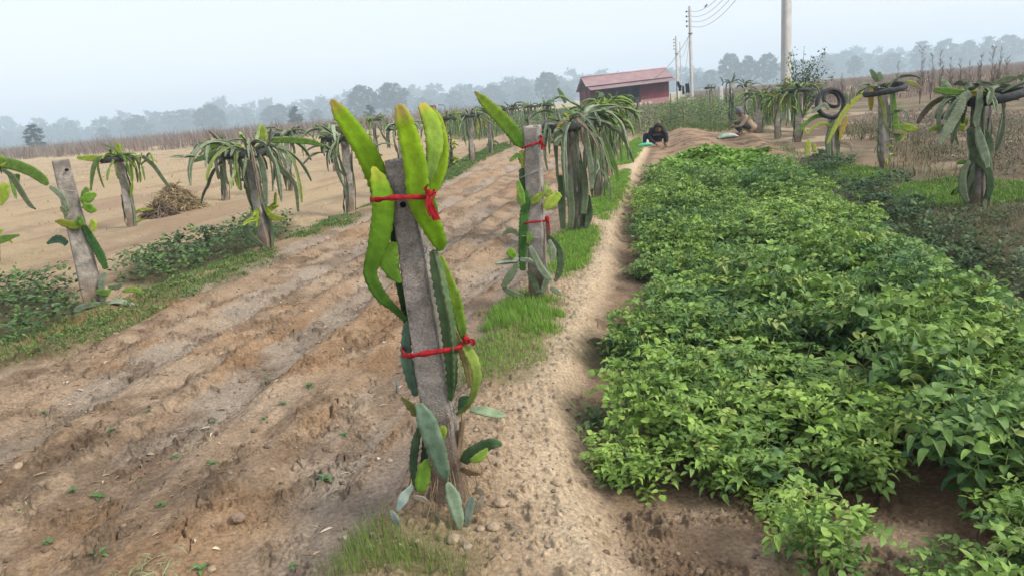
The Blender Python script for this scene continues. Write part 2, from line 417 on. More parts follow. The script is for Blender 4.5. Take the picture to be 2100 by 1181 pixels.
    n3 = fbm(X * 5, Y * 5, 53, 3); crumb = (1 - .6 * bank) * sst(0.5, 0.62, n3) * (1 - sst(9, 20, R)) * sst(0.45, 0.65, fbm(X * 16, Y * 14, 41, 3, 0.6))
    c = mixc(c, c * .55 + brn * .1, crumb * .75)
    orange = C(160, 124, 86); c = mixc(c, orange, fld * (1 - far) * sst(0.56, 0.68, fbm(uu * 1.3, v * .8, 171, 3)) * (1 - siltm) * .38)
    fine = fbm(X * 38, Y * 38, 175, 3); fine = fine * (1 - sst(5, 12, R)) + .5 * sst(5, 12, R)
    c = c * (0.74 + 0.30 * n_s + 0.26 * fine)[..., None]
    o = mesh_np('ground', V, F, M['soil'], None, c.reshape(-1, 3), True)
    tag(o, 'bare ploughed clay soil with silted furrows, a worn bank and tracks', None, None, 'structure')
    # close the middle beneath the camera
    k = na; r0 = r[0]
    return o
build_ground()
RNG = np.random.default_rng(7)

# ------------------------------------------------------------------ leaves and scatter
def frames(D, Nn):
    """rows: side, along, normal -> (n,3,3) columns x=side, y=D, z=normal"""
    D = D / (np.linalg.norm(D, axis=1)[:, None] + 1e-9)
    S = np.cross(D, Nn); S /= np.linalg.norm(S, axis=1)[:, None] + 1e-9
    N2 = np.cross(S, D)
    return np.stack([S, D, N2], -1)
def leaflet(nl=4, w=0.30, droop=0.25, fold=0.18, shape='oval'):
    t = np.linspace(0, 1, nl)
    if shape == 'oval': pr = np.sin(np.pi * np.clip(t, 0, 1) ** 0.88) ** 0.85 + 0.02
    else: pr = np.sin(np.pi * t ** 1.3) ** 0.8 + 0.05
    V = []
    for i in range(nl):
        z = -droop * t[i] ** 2 + 0.06 * math.sin(t[i] * 3.1)
        V += [[-w * pr[i], t[i] * (1 - .1 * droop), z + fold * w * pr[i]], [0, t[i] * (1 - .1 * droop), z], [w * pr[i], t[i] * (1 - .1 * droop), z + fold * w * pr[i]]]
    return np.array(V), grid_faces(nl, 3, False)
def strip(nl=2, w=0.04, bend=0.3):
    t = np.linspace(0, 1, nl + 1); V = []
    for i in range(nl + 1):
        ww = w * (1 - t[i] * .85); V += [[-ww, bend * t[i] ** 2, t[i]], [ww, bend * t[i] ** 2, t[i]]]
    return np.array(V), grid_faces(nl + 1, 2, False)
def inst(P, F, R, T, S):
    """R (n,3,3), T (n,3), S (n,) or (n,3)"""
    S = np.asarray(S, float)
    if S.ndim == 1: S = np.repeat(S[:, None], 3, 1)
    V = np.einsum('nij,npj->npi', R, P[None] * S[:, None, :]) + T[:, None, :]
    n = len(T); FF = (F[None] + (np.arange(n) * len(P))[:, None, None]).reshape(-1, F.shape[1])
    return V.reshape(-1, 3), FF
def rotz(a):
    a = np.asarray(a); c, s = np.cos(a), np.sin(a); z = np.zeros_like(a); o = np.ones_like(a)
    return np.stack([np.stack([c, -s, z], -1), np.stack([s, c, z], -1), np.stack([z, z, o], -1)], -2)
def sample_poly(P, n, rng, soft=0.0):
    lo = P.min(0) - soft; hi = P.max(0) + soft; out = []
    while sum(len(o) for o in out) < n:
        q = rng.uniform(lo, hi, (max(2000, n * 3), 2)); s = sdist(P, q[:, 0], q[:, 1])
        keep = s > -soft * rng.random(len(q)) ** 2 if soft else s > 0
        out.append(q[keep])
    return np.vstack(out)[:n]
def grass_patch(polys, name, label, dens, hgt, cols, seed, wid=0.0022, clump=0.5, maxn=120000):
    rng = np.random.default_rng(seed); VV = []; FF = []; TT = []; off = 0
    for P, dn, hh in polys:
        area = 0.5 * abs(np.dot(P[:, 0], np.roll(P[:, 1], 1)) - np.dot(P[:, 1], np.roll(P[:, 0], 1)))
        n = int(min(area * dens * dn, maxn)); q = sample_poly(P, n, rng, 0.12)
        nz = .6 * fbm(q[:, 0] * 2.5, q[:, 1] * 2.5, seed, 3) + .4 * fbm(q[:, 0] * 9, q[:, 1] * 9, seed + 3, 2); sdq = sdist(P, q[:, 0], q[:, 1]); q = q[nz + rng.uniform(-.12, .12, n) > clump - 0.05 + .16 * (1 - sst(-.1, .22, sdq))]; n = len(q)
        if n == 0: continue
        z = ground_h(q[:, 0], q[:, 1], True)
        r = np.hypot(q[:, 0], q[:, 1])
        Pm, Fm = strip(2, 1.0, 0.35)
        a = rng.uniform(0, 6.283, n); R = rotz(a)
        h = hgt * hh * rng.uniform(0.45, 1.15, n); wd = wid * np.clip(r / 3.0, 1, 6) * rng.uniform(.7, 1.3, n)
        bend = h * rng.uniform(0.3, 1.6, n)
        S = np.stack([wd, bend, h], -1)
        V, F = inst(Pm, Fm, R, np.column_stack([q, z - 0.004]), S)
        t = rng.random(n) ** 1.3; c = np.array(cols[0])[None] * (1 - t[:, None]) + np.array(cols[1])[None] * t[:, None]
        c *= rng.uniform(.75, 1.2, (n, 1)); dryb = rng.random(n) < .07; c[dryb] = np.array([.38, .33, .18]) * rng.uniform(.6, 1.1, (dryb.sum(), 1))
        VV.append(V); FF.append(F + off); TT.append(np.repeat(c, len(Pm), 0)); off += len(V)
    o = mesh_np(name, np.vstack(VV), np.vstack(FF), M['grass'], None, np.vstack(TT))
    return tag(o, label, 'grass', None, 'stuff')

# --- leafy plants (potato type: compound leaves)
def potato_proto(seed, nst=9, nleaf=6, hh=0.42, rad=0.30, nl=5, pairs=3, tone=0.5, leafl=0.062):
    rng = np.random.default_rng(seed)
    D = []; T = []; N = []; S = []; Cc = []; stem = MB()
    young = np.array([0.27, 0.42, 0.075]); old = np.array([0.06, 0.145, 0.055]); yel = np.array([0.40, 0.44, 0.12])
    for s in range(nst):
        a = 6.283 * s / nst + rng.uniform(-.4, .4); lean = rng.uniform(0.25, 0.95); L = hh * rng.uniform(0.8, 1.15)
        p0 = np.array([math.cos(a) * .03, math.sin(a) * .03, 0]); out = np.array([math.cos(a), math.sin(a), 0])
        pts = [p0 + out * (rad * lean * t ** 1.4) + np.array([0, 0, L * (1 - .35 * lean * t) * t]) for t in np.linspace(0, 1, 6)]
        stem.tube(pts, np.linspace(.006, .003, 6), 5, (0.16, 0.25, 0.06))
        for k in range(nleaf):
            t = 0.25 + 0.75 * (k + rng.random() * .6) / nleaf; t = min(t, 1)
            i = min(int(t * 5), 4); f = t * 5 - i; b = pts[i] * (1 - f) + pts[i + 1] * f
            la = a + k * 2.4 + rng.uniform(-.5, .5); el = rng.uniform(0.05, 0.75) + .3 * t
            dr = np.array([math.cos(la) * math.cos(el), math.sin(la) * math.cos(el), math.sin(el)])
            LL = rng.uniform(0.13, 0.20)
            side = np.cross(dr, [0, 0, 1.0]); side /= np.linalg.norm(side)
            rp = [b + dr * LL * q - np.array([0, 0, 0.09 * LL / .16 * q * q]) for q in np.linspace(0, 1, 5)]
            stem.tube(rp, np.linspace(.0028, .0016, 5), 4, (0.18, 0.28, 0.07))
            lt = np.clip(tone + 0.5 * (t - .6) + rng.normal(0, .18), 0, 1); col = old * (1 - lt) + young * lt
            if rng.random() < .07: col = col * .4 + yel * .6
            for q in range(pairs):
                f2 = 0.35 + 0.5 * q / max(1, pairs - 1) if pairs > 1 else .6
                bp = rp[0] + dr * LL * f2 - np.array([0, 0, 0.09 * LL / .16 * f2 * f2])
                for sg in (-1, 1):
                    d = side * sg * .9 + dr * .45 + np.array([0, 0, rng.uniform(-.35, .25)])
                    D.append(d); T.append(bp); N.append(np.array([0, 0, 1.0]) + rng.normal(0, .5, 3)); S.append(leafl * rng.uniform(.7, 1.1) * (0.8 + .25 * q)); Cc.append(col * rng.uniform(.82, 1.18))
            d = dr + np.array([0, 0, -.6]); D.append(d); T.append(rp[-1]); N.append(np.array([0, 0, 1.0]) + rng.normal(0, .3, 3)); S.append(leafl * rng.uniform(1.0, 1.35)); Cc.append(col * rng.uniform(.9, 1.2))
    P, F = leaflet(nl + 1, 0.31, 0.36, 0.40)
    S = np.array(S); S = np.column_stack([S * rng.uniform(.65, 1.15, len(S)), S, S * rng.uniform(-.5, 1.9, len(S))])
    V, FF = inst(P, F, frames(np.array(D), np.array(N)), np.array(T), S)
    Tn = np.repeat(np.array(Cc), len(P), 0)
    return (V, FF, Tn), (np.vstack(stem.V), np.vstack(stem.F), np.vstack(stem.T))

def bed_points(P, step, rng, excl=()):
    lo = P.min(0); hi = P.max(0)
    d = np.array([0.16, 0.987]); e = np.array([0.987, -0.16]); pts = []
    for i in range(-120, 120):
        for j in range(-20, 160):
            p = e * i * step * 1.15 + d * j * step * .85 + rng.uniform(-.09, .09, 2)
            if lo[0] - .1 < p[0] < hi[0] + .1 and lo[1] - .1 < p[1] < hi[1] + .1: pts.append(p)
    pts = np.array(pts); s = sdist(P, pts[:, 0], pts[:, 1]); pts = pts[s > 0.06]
    for E in excl:
        pts = pts[sdist(E, pts[:, 0], pts[:, 1]) < 0]
    return pts
GAP = poly([(1765, 1200), (1800, 1070), (1860, 1030), (1890, 1080), (1900, 1230), (1780, 1260)])
def in_view(x, y, z=0.2, m=120):
    d = Vector((x, y, z - EYE)); f = d.dot(FWD)
    if f < .3: return False
    px = 1050 + FPX * d.dot(RGT) / f; py = 590.5 - FPX * d.dot(UPV) / f
    return -m < px < 2100 + m and -m < py < 1181 + m * 3
def build_potatoes():
    rng = np.random.default_rng(3)
    protos = []
    for k in range(10):
        (lv, lf, lt), (sv, sf, st) = potato_proto(100 + k, nst=8 + k % 3, nleaf=8, hh=0.33 + .03 * (k % 4), rad=.25, tone=0.15 + 0.08 * k, pairs=3, leafl=.041 + .003 * (k % 4))
        lo = mesh_np('leaves', lv, lf, M['leaf'], None, lt); so = mesh_np('stalks', sv, sf, M['leaf'], None, st)
        protos.append((lo.data, so.data)); bpy.data.objects.remove(lo); bpy.data.objects.remove(so)
    pts = bed_points(BED, 0.285, rng, (GAP, GREENS))
    pts = np.array([p for p in pts if in_view(p[0], p[1])])
    pts = pts[(fbm(pts[:, 0] * 1.6, pts[:, 1] * 1.3, 333, 2) > .27)]
    pts = pts[np.argsort(np.hypot(pts[:, 0], pts[:, 1]))]
    tone = fbm(pts[:, 0] * .55, pts[:, 1] * .35, 301, 3)
    used = set()
    for i, p in enumerate(pts[:296]):
        k = int(np.clip((tone[i] - .25) / .5 * 10 + rng.integers(-3, 4), 0, 9)); ld, sd_ = protos[k]
        z = H(p[0], p[1]) - .01; sc = rng.uniform(.72, 1.18)
        sdx = sdist(BED, np.array([p[0]]), np.array([p[1]]))[0]
        if sdx < .35: sc *= 0.8
        e = empty('potato_plant', (p[0], p[1], z), 'leafy green potato plant growing close among its like in the crop bed', 'potato plant', 'potato plants filling the crop bed')
        e.rotation_euler = (rng.uniform(-.12, .12), rng.uniform(-.12, .12), rng.uniform(0, 6.28)); e.scale = (sc, sc, sc * rng.uniform(.7, 1.35))
        for nm, dt in (('leaves', ld), ('stalks', sd_)):
            o = bpy.data.objects.new(nm, dt); COL.objects.link(o); o.parent = e
    rest = pts[296:]
    VV = []; FF = []; TT = []; off = 0
    lows = [potato_proto(200 + k, nst=7, nleaf=5, hh=.36, rad=.26, nl=3, pairs=2, tone=.3 + .1 * k, leafl=.075)[0] for k in range(6)]
    tn = fbm(rest[:, 0] * .55, rest[:, 1] * .35, 301, 3); kk = np.clip((tn - .3) / .4 * 6 + rng.uniform(-1.2, 1.2, len(rest)), 0, 5.9).astype(int)
    for k in range(6):
        q = rest[kk == k]
        if not len(q): continue
        V, F = inst(lows[k][0], lows[k][1], rotz(rng.uniform(0, 6.28, len(q))), np.column_stack([q, ground_h(q[:, 0], q[:, 1], False)]), rng.uniform(.85, 1.15, len(q)))
        VV.append(V); FF.append(F + off); TT.append(np.tile(lows[k][2], (len(q), 1))); off += len(V)
    o = mesh_np('potato_foliage', np.vstack(VV), np.vstack(FF), M['leaf'], None, np.vstack(TT))
    tag(o, 'far end of the potato crop as one mass of small green leaves', 'potato crop', None, 'stuff')
    print('potato plants', len(pts))
build_potatoes()

def build_greens():
    rng = np.random.default_rng(5)
    q = bed_points(GREENS, .14, rng); n = len(q)
    P, F = leaflet(5, .30, .35, .3, 'spoon'); D = []; T = []; N = []; S = []; Cc = []
    z = ground_h(q[:, 0], q[:, 1], False)
    for i in range(n):
        for k in range(9):
            a = rng.uniform(0, 6.28); el = rng.uniform(.7, 1.4)
            D.append([math.cos(a) * math.cos(el), math.sin(a) * math.cos(el), math.sin(el)]); T.append([q[i, 0], q[i, 1], z[i]])
            N.append([-math.cos(a) * .9, -math.sin(a) * .9, .5]); S.append(rng.uniform(.09, .19)); Cc.append(np.array([.21, .37, .055]) * rng.uniform(.55, 1.25))
    V, FF = inst(P, F, frames(np.array(D), np.array(N)), np.array(T), np.array(S))
    tag(mesh_np('leafy_greens', V, FF, M['leaf'], None, np.repeat(np.array(Cc), len(P), 0)), 'bright green upright spinach-like leaves in a block beyond the potatoes', 'leafy greens', None, 'stuff')
build_greens()

def weeds(polys, name, label, dens, size, cols, seed, hgt=.18, cat='weeds', nlv=14):
    rng = np.random.default_rng(seed); D = []; T = []; N = []; S = []; Cc = []
    P, F = leaflet(4, .26, .2, .3)
    for Pp, dn in polys:
        area = 0.5 * abs(np.dot(Pp[:, 0], np.roll(Pp[:, 1], 1)) - np.dot(Pp[:, 1], np.roll(Pp[:, 0], 1)))
        n = max(6, int(area * dens * dn)); q = sample_poly(Pp, n, rng, .1); z = ground_h(q[:, 0], q[:, 1], False)
        hn = fbm(q[:, 0] * 1.7, q[:, 1] * 1.7, seed, 2)
        for i in range(n):
            hq = hgt * (0.4 + 1.2 * hn[i]); t0 = rng.random()
            for k in range(nlv):
                a = rng.uniform(0, 6.28); el = rng.uniform(-.1, .9); rr = rng.uniform(0, .09) * size / .06
                D.append([math.cos(a) * math.cos(el), math.sin(a) * math.cos(el), math.sin(el)])
                T.append([q[i, 0] + math.cos(a) * rr, q[i, 1] + math.sin(a) * rr, z[i] + hq * rng.random() ** .7])
                N.append(np.array([0, 0, 1.]) + rng.normal(0, .35, 3)); S.append(size * rng.uniform(.6, 1.3))
                t = np.clip(t0 + rng.normal(0, .25), 0, 1); Cc.append((np.array(cols[0]) * (1 - t) + np.array(cols[1]) * t) * rng.uniform(.8, 1.2))
    V, FF = inst(P, F, frames(np.array(D), np.array(N)), np.array(T), np.array(S))
    return tag(mesh_np(name, V, FF, M['leaf'], None, np.repeat(np.array(Cc), len(P), 0)), label, cat, None, 'stuff')
EDGE = poly([(870, 268), (960, 244), (1060, 234), (1200, 228), (1300, 236), (1300, 262), (1240, 300), (1160, 292), (1110, 300), (1040, 278), (960, 290)])
EDGE2 = poly([(1290, 285), (1300, 240), (1330, 226), (1400, 226), (1395, 250), (1345, 272), (1325, 292)])
DG = ((.05, .11, .045), (.15, .25, .065)); BG = ((.10, .20, .04), (.22, .33, .07))
weeds([(GR['left_a'], .5), (GR['left_b'], .5), (GR['left_d'], .6)], 'verge_weeds', 'small mixed green weeds growing in the left verge grass', 60, .035, ((.07, .15, .04), (.18, .27, .07)), 15, .06)
weeds([(WEED['a'], 1), (WEED['b'], 1)], 'broadleaf_weeds', 'dark green low weeds in clumps along the left post row', 30, .075, DG, 11, .24)
weeds([(WEED['c'], 1.5), (WEED['d'], .8), (WEED['e'], 1)], 'ditch_weeds', 'dark small-leaved weeds along the ditch right of the crop bed', 22, .07, ((.03, .07, .03), (.09, .16, .05)), 12, .13)
weeds([(WEED['f'], 1.2), (WEED['g'], 1), (WEED['h'], 1)], 'path_weeds', 'small dark weeds at the foot of the bank beside the potatoes', 40, .045, DG, 13, .10)
weeds([(BEANS, 1)], 'bean_plants', 'tall tangled bean and tomato plants in a green strip behind the workers', 3.6, .10, ((.09, .15, .055), (.27, .33, .12)), 14, .95, 'vegetable plants', 60)
weeds([(poly([(1750, 262), (1860, 240), (2110, 250), (2400, 300), (2300, 380), (2050, 370), (1900, 335), (1840, 320)]), 1)], 'brush_weeds', 'grey green and brown weeds among dead grass behind the right tyre posts', 9, .05, ((.09, .10, .055), (.26, .22, .14)), 19, .22, nlv=22)
weeds([(EDGE, 1)], 'field_edge_weeds', 'mixed green weeds under the far posts of the left and middle rows', 5, .11, ((.07, .12, .045), (.22, .27, .11)), 16, .45, nlv=26)
weeds([(EDGE2, 1)], 'shed_weeds', 'rank green and tan weeds between the middle row and the shed', 6, .10, ((.10, .14, .06), (.34, .32, .17)), 17, .55, nlv=34)
GC = ((.13, .30, .035), (.29, .46, .07))
grass_patch([(GR['left_a'], 1, 1), (GR['left_b'], 1.2, 1.2), (GR['left_c'], 1, 1), (GR['left_d'], .8, 1.3)], 'left_verge_grass', 'short green grass strips along the left post row', 3200, .035, ((.08, .17, .035), (.19, .28, .07)), 21, .0024, .46)
grass_patch([(GR['path_a'], 1.6, 1.7), (GR['path_b'], .55, .8), (GR['path_c'], 1, 1.2), (GR['path_d'], .7, 1), (GR['path_e'], .5, 1.2)], 'bank_grass', 'fine bright green grass patches on the bank between the posts', 15000, .045, GC, 22, .0015, .38)
grass_patch([(GR['near'], 1, 1)], 'foreground_grass', 'tuft of long fine green grass at the near end of the bank', 14000, .10, ((.09, .18, .03), (.25, .37, .07)), 23, .0011, .36)
grass_patch([(GR['right_a'], 1, 1.2), (GR['right_b'], .35, .8)], 'plot_grass', 'even young green grass plot beneath the right-hand tyre post', 5200, .06, ((.10, .22, .03), (.24, .38, .07)), 24, .003, .3)

# ------------------------------------------------------------------ dragon fruit stems
FRESH = (0.33, 0.44, 0.05); MIDG = (0.15, 0.27, 0.05); DULL = (0.15, 0.19, 0.105); GREY = (0.24, 0.29, 0.19); DARKG = (0.05, 0.10, 0.04); YELG = (0.36, 0.40, 0.07); OCHRE = (0.42, 0.30, 0.06); DEAD = (0.30, 0.25, 0.18)
def resample(P, W, n):
    P = np.array([tuple(p) for p in P], float); W = np.array(W, float)
    # smooth with Catmull-Rom
    k = len(P); out = []; ww = []
    Pe = np.vstack([2 * P[0] - P[1], P, 2 * P[-1] - P[-2]]); We = np.hstack([W[0], W, W[-1]])
    ts = np.linspace(0, k - 1, max(n * 3, 12))
    for t in ts:
        i = min(int(t), k - 2); f = t - i
        a, b, c, d = Pe[i], Pe[i + 1], Pe[i + 2], Pe[i + 3]
        out.append(0.5 * ((2 * b) + (c - a) * f + (2 * a - 5 * b + 4 * c - d) * f * f + (3 * b - 3 * c + d - a) * f ** 3))
        wa, wb = We[i + 1], We[i + 2]; s = f * f * (3 - 2 * f); ww.append(wa * (1 - s) + wb * s)
    out = np.array(out); ww = np.array(ww)
    L = np.hstack([[0], np.cumsum(np.linalg.norm(np.diff(out, axis=0), axis=1))])
    s = np.linspace(0, L[-1], n)
    return np.column_stack([np.interp(s, L, out[:, j]) for j in range(3)]), np.interp(s, L, ww), s
def cactus(path, width, col, parent, back=(0, 1, 0), tip=None, angles=(0, 95, -95), per=0.030, n=None, fine=True, twist=0.0, seed=0, depth=0.2, lens=(1.0, 1.0, 1.0), tipcol=None, name='stem', wave=0.0):
    rng = np.random.default_rng(seed + 1)
    P0 = np.array([tuple(p) for p in path], float)
    Lt = np.linalg.norm(np.diff(P0, axis=0), axis=1).sum()
    if n is None: n = int(np.clip(Lt / per * (5 if fine else 2.2), 10, 150))
    P, W, s = resample(P0, width, n)
    T = np.gradient(P, axis=0); T /= np.linalg.norm(T, axis=1)[:, None] + 1e-9
    B = np.array(back, float); B = B - (T @ B)[:, None] * T; B /= np.linalg.norm(B, axis=1)[:, None] + 1e-6
    for i in range(1, n):                      # keep the frame from flipping
        if B[i] @ B[i - 1] < 0: B[i] = -B[i]
    S = np.cross(T, B)
    ph = rng.random()
    sc = np.abs(((s / per + ph) % 1.0) - 0.35) / 0.65
    scal = 1 - depth * np.clip(sc, 0, 1) ** 1.5
    if fine: scal = scal + 0.05 * (rng.random(n) - .5)
    tv = s / (s[-1] + 1e-9)
    th0 = twist * tv
    ring = []; tint = []
    col = np.array(col); c2 = np.array(tip if tip is not None else col * 1.15)
    base = col[None] * (1 - tv[:, None]) + c2[None] * tv[:, None]
    if fine: base = base * (0.78 + 0.44 * fbm(s * 14, s * 0 + seed, seed, 4))[:, None]
    if tipcol is not None:
        f = sst(0.84, 1.0, tv)[:, None]; base = base * (1 - f) + np.array(tipcol)[None] * f
    R = W / 2 * 1.0
    for q, a in enumerate(angles):
        th = math.radians(a) + th0
        d = np.cos(th)[:, None] * B + np.sin(th)[:, None] * S
        e = -np.sin(th)[:, None] * B + np.cos(th)[:, None] * S
        rr = (R * scal * lens[q])[:, None]
        wv = (wave * R * np.sin(s / (per * 2.3) + q * 2 + seed))[:, None] * e if wave else 0
        core = (R * (0.13 if fine else .2))[:, None]
        thn = np.minimum(R * 0.14, 0.0045)[:, None]
        r0_ = (R * lens[q])[:, None]; ring += [P + d * r0_ * .55 - e * (thn * 1.3 + core * .18) + wv * .4, P + d * rr - e * thn + wv, P + d * (rr + thn * .6) + wv, P + d * rr + e * thn + wv, P + d * r0_ * .55 + e * (thn * 1.3 + core * .18) + wv * .4]
        ecol = base * 0.6 + np.array([.09, .065, .02]) * .6 * (1 if fine else .5)
        tint += [base, base, ecol, base, base]
        an = math.radians((a + angles[(q + 1) % 3]) / 2 if q < 2 else (a + angles[0] - 360 if a < 0 else 0) / 2)
        nxt = math.radians(angles[(q + 1) % len(angles)])
        # valley between this wing and the next (going the positive way round)
        da = (nxt - math.radians(a)) % (2 * math.pi); am = math.radians(a) + da / 2
        thm = am + th0
        dm = np.cos(thm)[:, None] * B + np.sin(thm)[:, None] * S
        ring += [P + dm * core * 1.0]; tint += [base * .9]
    k = len(ring)
    V = np.stack(ring, 1)                      # n,k,3
    V[0] = P[0] + (V[0] - P[0]) * 0.5; V[-1] = P[-1] + (V[-1] - P[-1]) * 0.12
    Tn = np.stack(tint, 1)
    V = np.concatenate([V, (P[-1] + T[-1] * W[-1] * .15)[None, None].repeat(k, 1)], 0); Tn = np.concatenate([Tn, Tn[-1:]], 0)
    FV = V.reshape(-1, 3); FF = grid_faces(n + 1, k); FT = Tn.reshape(-1, 3)
    if fine:
        vv = []
        for q, a in enumerate(angles):
            for i in range(2, n - 2):
                if sc[i] < sc[i - 1] and sc[i] <= sc[i + 1]:
                    th = math.radians(a) + th0[i]; d = np.cos(th) * B[i] + np.sin(th) * S[i]; p = P[i] + d * R[i] * lens[q]
                    for w_ in range(3):
                        t_ = p + d * rng.uniform(.004, .008) + rng.normal(0, .0025, 3); vv += [p - d * .001 - T[i] * .0012, p - d * .001 + T[i] * .0012, t_ + T[i] * .0004, t_ - T[i] * .0004]
        if vv:
            m_ = len(vv) // 4; f_ = np.arange(m_ * 4).reshape(-1, 4) + len(FV); FV = np.vstack([FV, vv]); FF = np.vstack([FF, f_]); FT = np.vstack([FT, np.tile([.20, .13, .06], (m_ * 4, 1))])
    return mesh_np(name, FV, FF, M['cactus'], parent, FT, True)
def cactus_lo(P, W, col, tipc, parent, twist, rng, back):
    """light version for the far plants"""
    n = len(P)
    T = np.gradient(P, axis=0); T /= np.linalg.norm(T, axis=1)[:, None] + 1e-9
    B = back - (T @ back)[:, None] * T; B /= np.linalg.norm(B, axis=1)[:, None] + 1e-6
    S = np.cross(T, B); tv = np.linspace(0, 1, n); th0 = twist * tv + rng.uniform(0, 2)
    sc = np.where(np.arange(n) % 2 == 0, 1.0, .74); ring = []; tint = []
    base = np.array(col)[None] * (1 - tv[:, None]) + np.array(tipc)[None] * tv[:, None]
    for q in range(3):
        th = th0 + q * 2.094
        d = np.cos(th)[:, None] * B + np.sin(th)[:, None] * S; d2 = np.cos(th + 1.047)[:, None] * B + np.sin(th + 1.047)[:, None] * S
        ring += [P + d * (W / 2 * sc)[:, None], P + d2 * (W * .14)[:, None]]; tint += [base * .95, base]
    V = np.stack(ring, 1); V[-1] = P[-1] + (V[-1] - P[-1]) * .15
    return mesh_np('stem', V.reshape(-1, 3), grid_faces(n, 6), M['cactus'], parent, np.stack(tint, 1).reshape(-1, 3), True)

# ------------------------------------------------------------------ posts, tyres
def post_mesh(base, top, w0, w1, seed, mat, parent=None, name='concrete_post', n=50, k=24, rough=0.006, depth=0.3, yaw=0.25, burr=0.02):
    base = np.array(tuple(base)); top = np.array(tuple(top)); ax = top - base; Lh = np.linalg.norm(ax); ax /= Lh
    rt_ = np.array([math.cos(yaw), math.sin(yaw), 0]); rt_ -= (rt_ @ ax) * ax; rt_ /= np.linalg.norm(rt_); fw = np.cross(ax, rt_)
    t = np.linspace(-depth / Lh, 1, n); th = (np.arange(k) + .5) * 2 * math.pi / k
    ex = 0.16; cx = np.sign(np.cos(th)) * np.abs(np.cos(th)) ** ex; cy = np.sign(np.sin(th)) * np.abs(np.sin(th)) ** ex
    V = []
    for i, tt in enumerate(t):
        w = (w0 * (1 - max(tt, 0)) + w1 * max(tt, 0)) / 2
        nz = fbm(th * 1.6 + seed, np.full(k, tt * Lh * 9), seed, 3) - .5; n2 = vnoise(th * 7, np.full(k, tt * Lh * 60), seed) - .5
        rr = 1 + (nz * rough * 2.2 + n2 * rough) / w
        V.append(base + ax * tt * Lh + rt_ * (cx * w * rr)[:, None] + fw * (cy * w * rr)[:, None])
    for f in (.97, .6, .25, 0.001):
        w = w1 / 2 * f; bz = (vnoise(th * 3 * f + 3, th * f, seed + 5)) * burr
        V.append(top + ax * bz[:, None] + rt_ * (cx * w)[:, None] + fw * (cy * w)[:, None])
    return mesh_np(name, np.vstack(V), grid_faces(n + 4, k), mat, parent, None, True, loc=None if parent is not None else tuple(base))
def tyre_mesh(c, R, r, nrm, parent, seed=0, arc=(0, 360), squash=.85, name='tyre'):
    nrm = Vector(nrm).normalized(); a = nrm.orthogonal().normalized(); b = nrm.cross(a)
    n = 84; k = 14; full = arc[1] - arc[0] >= 360; V = []
    A, Bv, Nn = map(lambda q: np.array(tuple(q)), (a, b, nrm)); c = np.array(tuple(c)); rng = np.random.default_rng(seed); ph = rng.uniform(0, 6)
    for i in range(n):
        u = math.radians(arc[0] + (arc[1] - arc[0]) * i / (n if full else n - 1)); d = A * math.cos(u) + Bv * math.sin(u)
        RR = R * (1 + .03 * math.sin(2 * u + ph) + .015 * math.sin(3 * u + ph)); 
        for j in range(k):
            v = 2 * math.pi * j / k; rad = r
            if math.cos(v) > .3: rad *= 1 + .10 * ((i % 3) != 0) - .05         # tread blocks
            if math.cos(v) < -.75: rad *= .62                                   # open inner side
            V.append(c + d * (RR + rad * math.cos(v)) + Nn * (rad * math.sin(v) / squash * .95 + .012 * math.sin(2 * u + ph * 2)))
    F = grid_faces(n, k)
    if full:
        j = np.arange(k); F = np.vstack([F, np.stack([(n - 1) * k + j, (n - 1) * k + (j + 1) % k, (j + 1) % k, j], -1)])
    return mesh_np(name, np.array(V), F, M['rubber'], parent, None, True, loc=None if parent is not None else tuple(c))

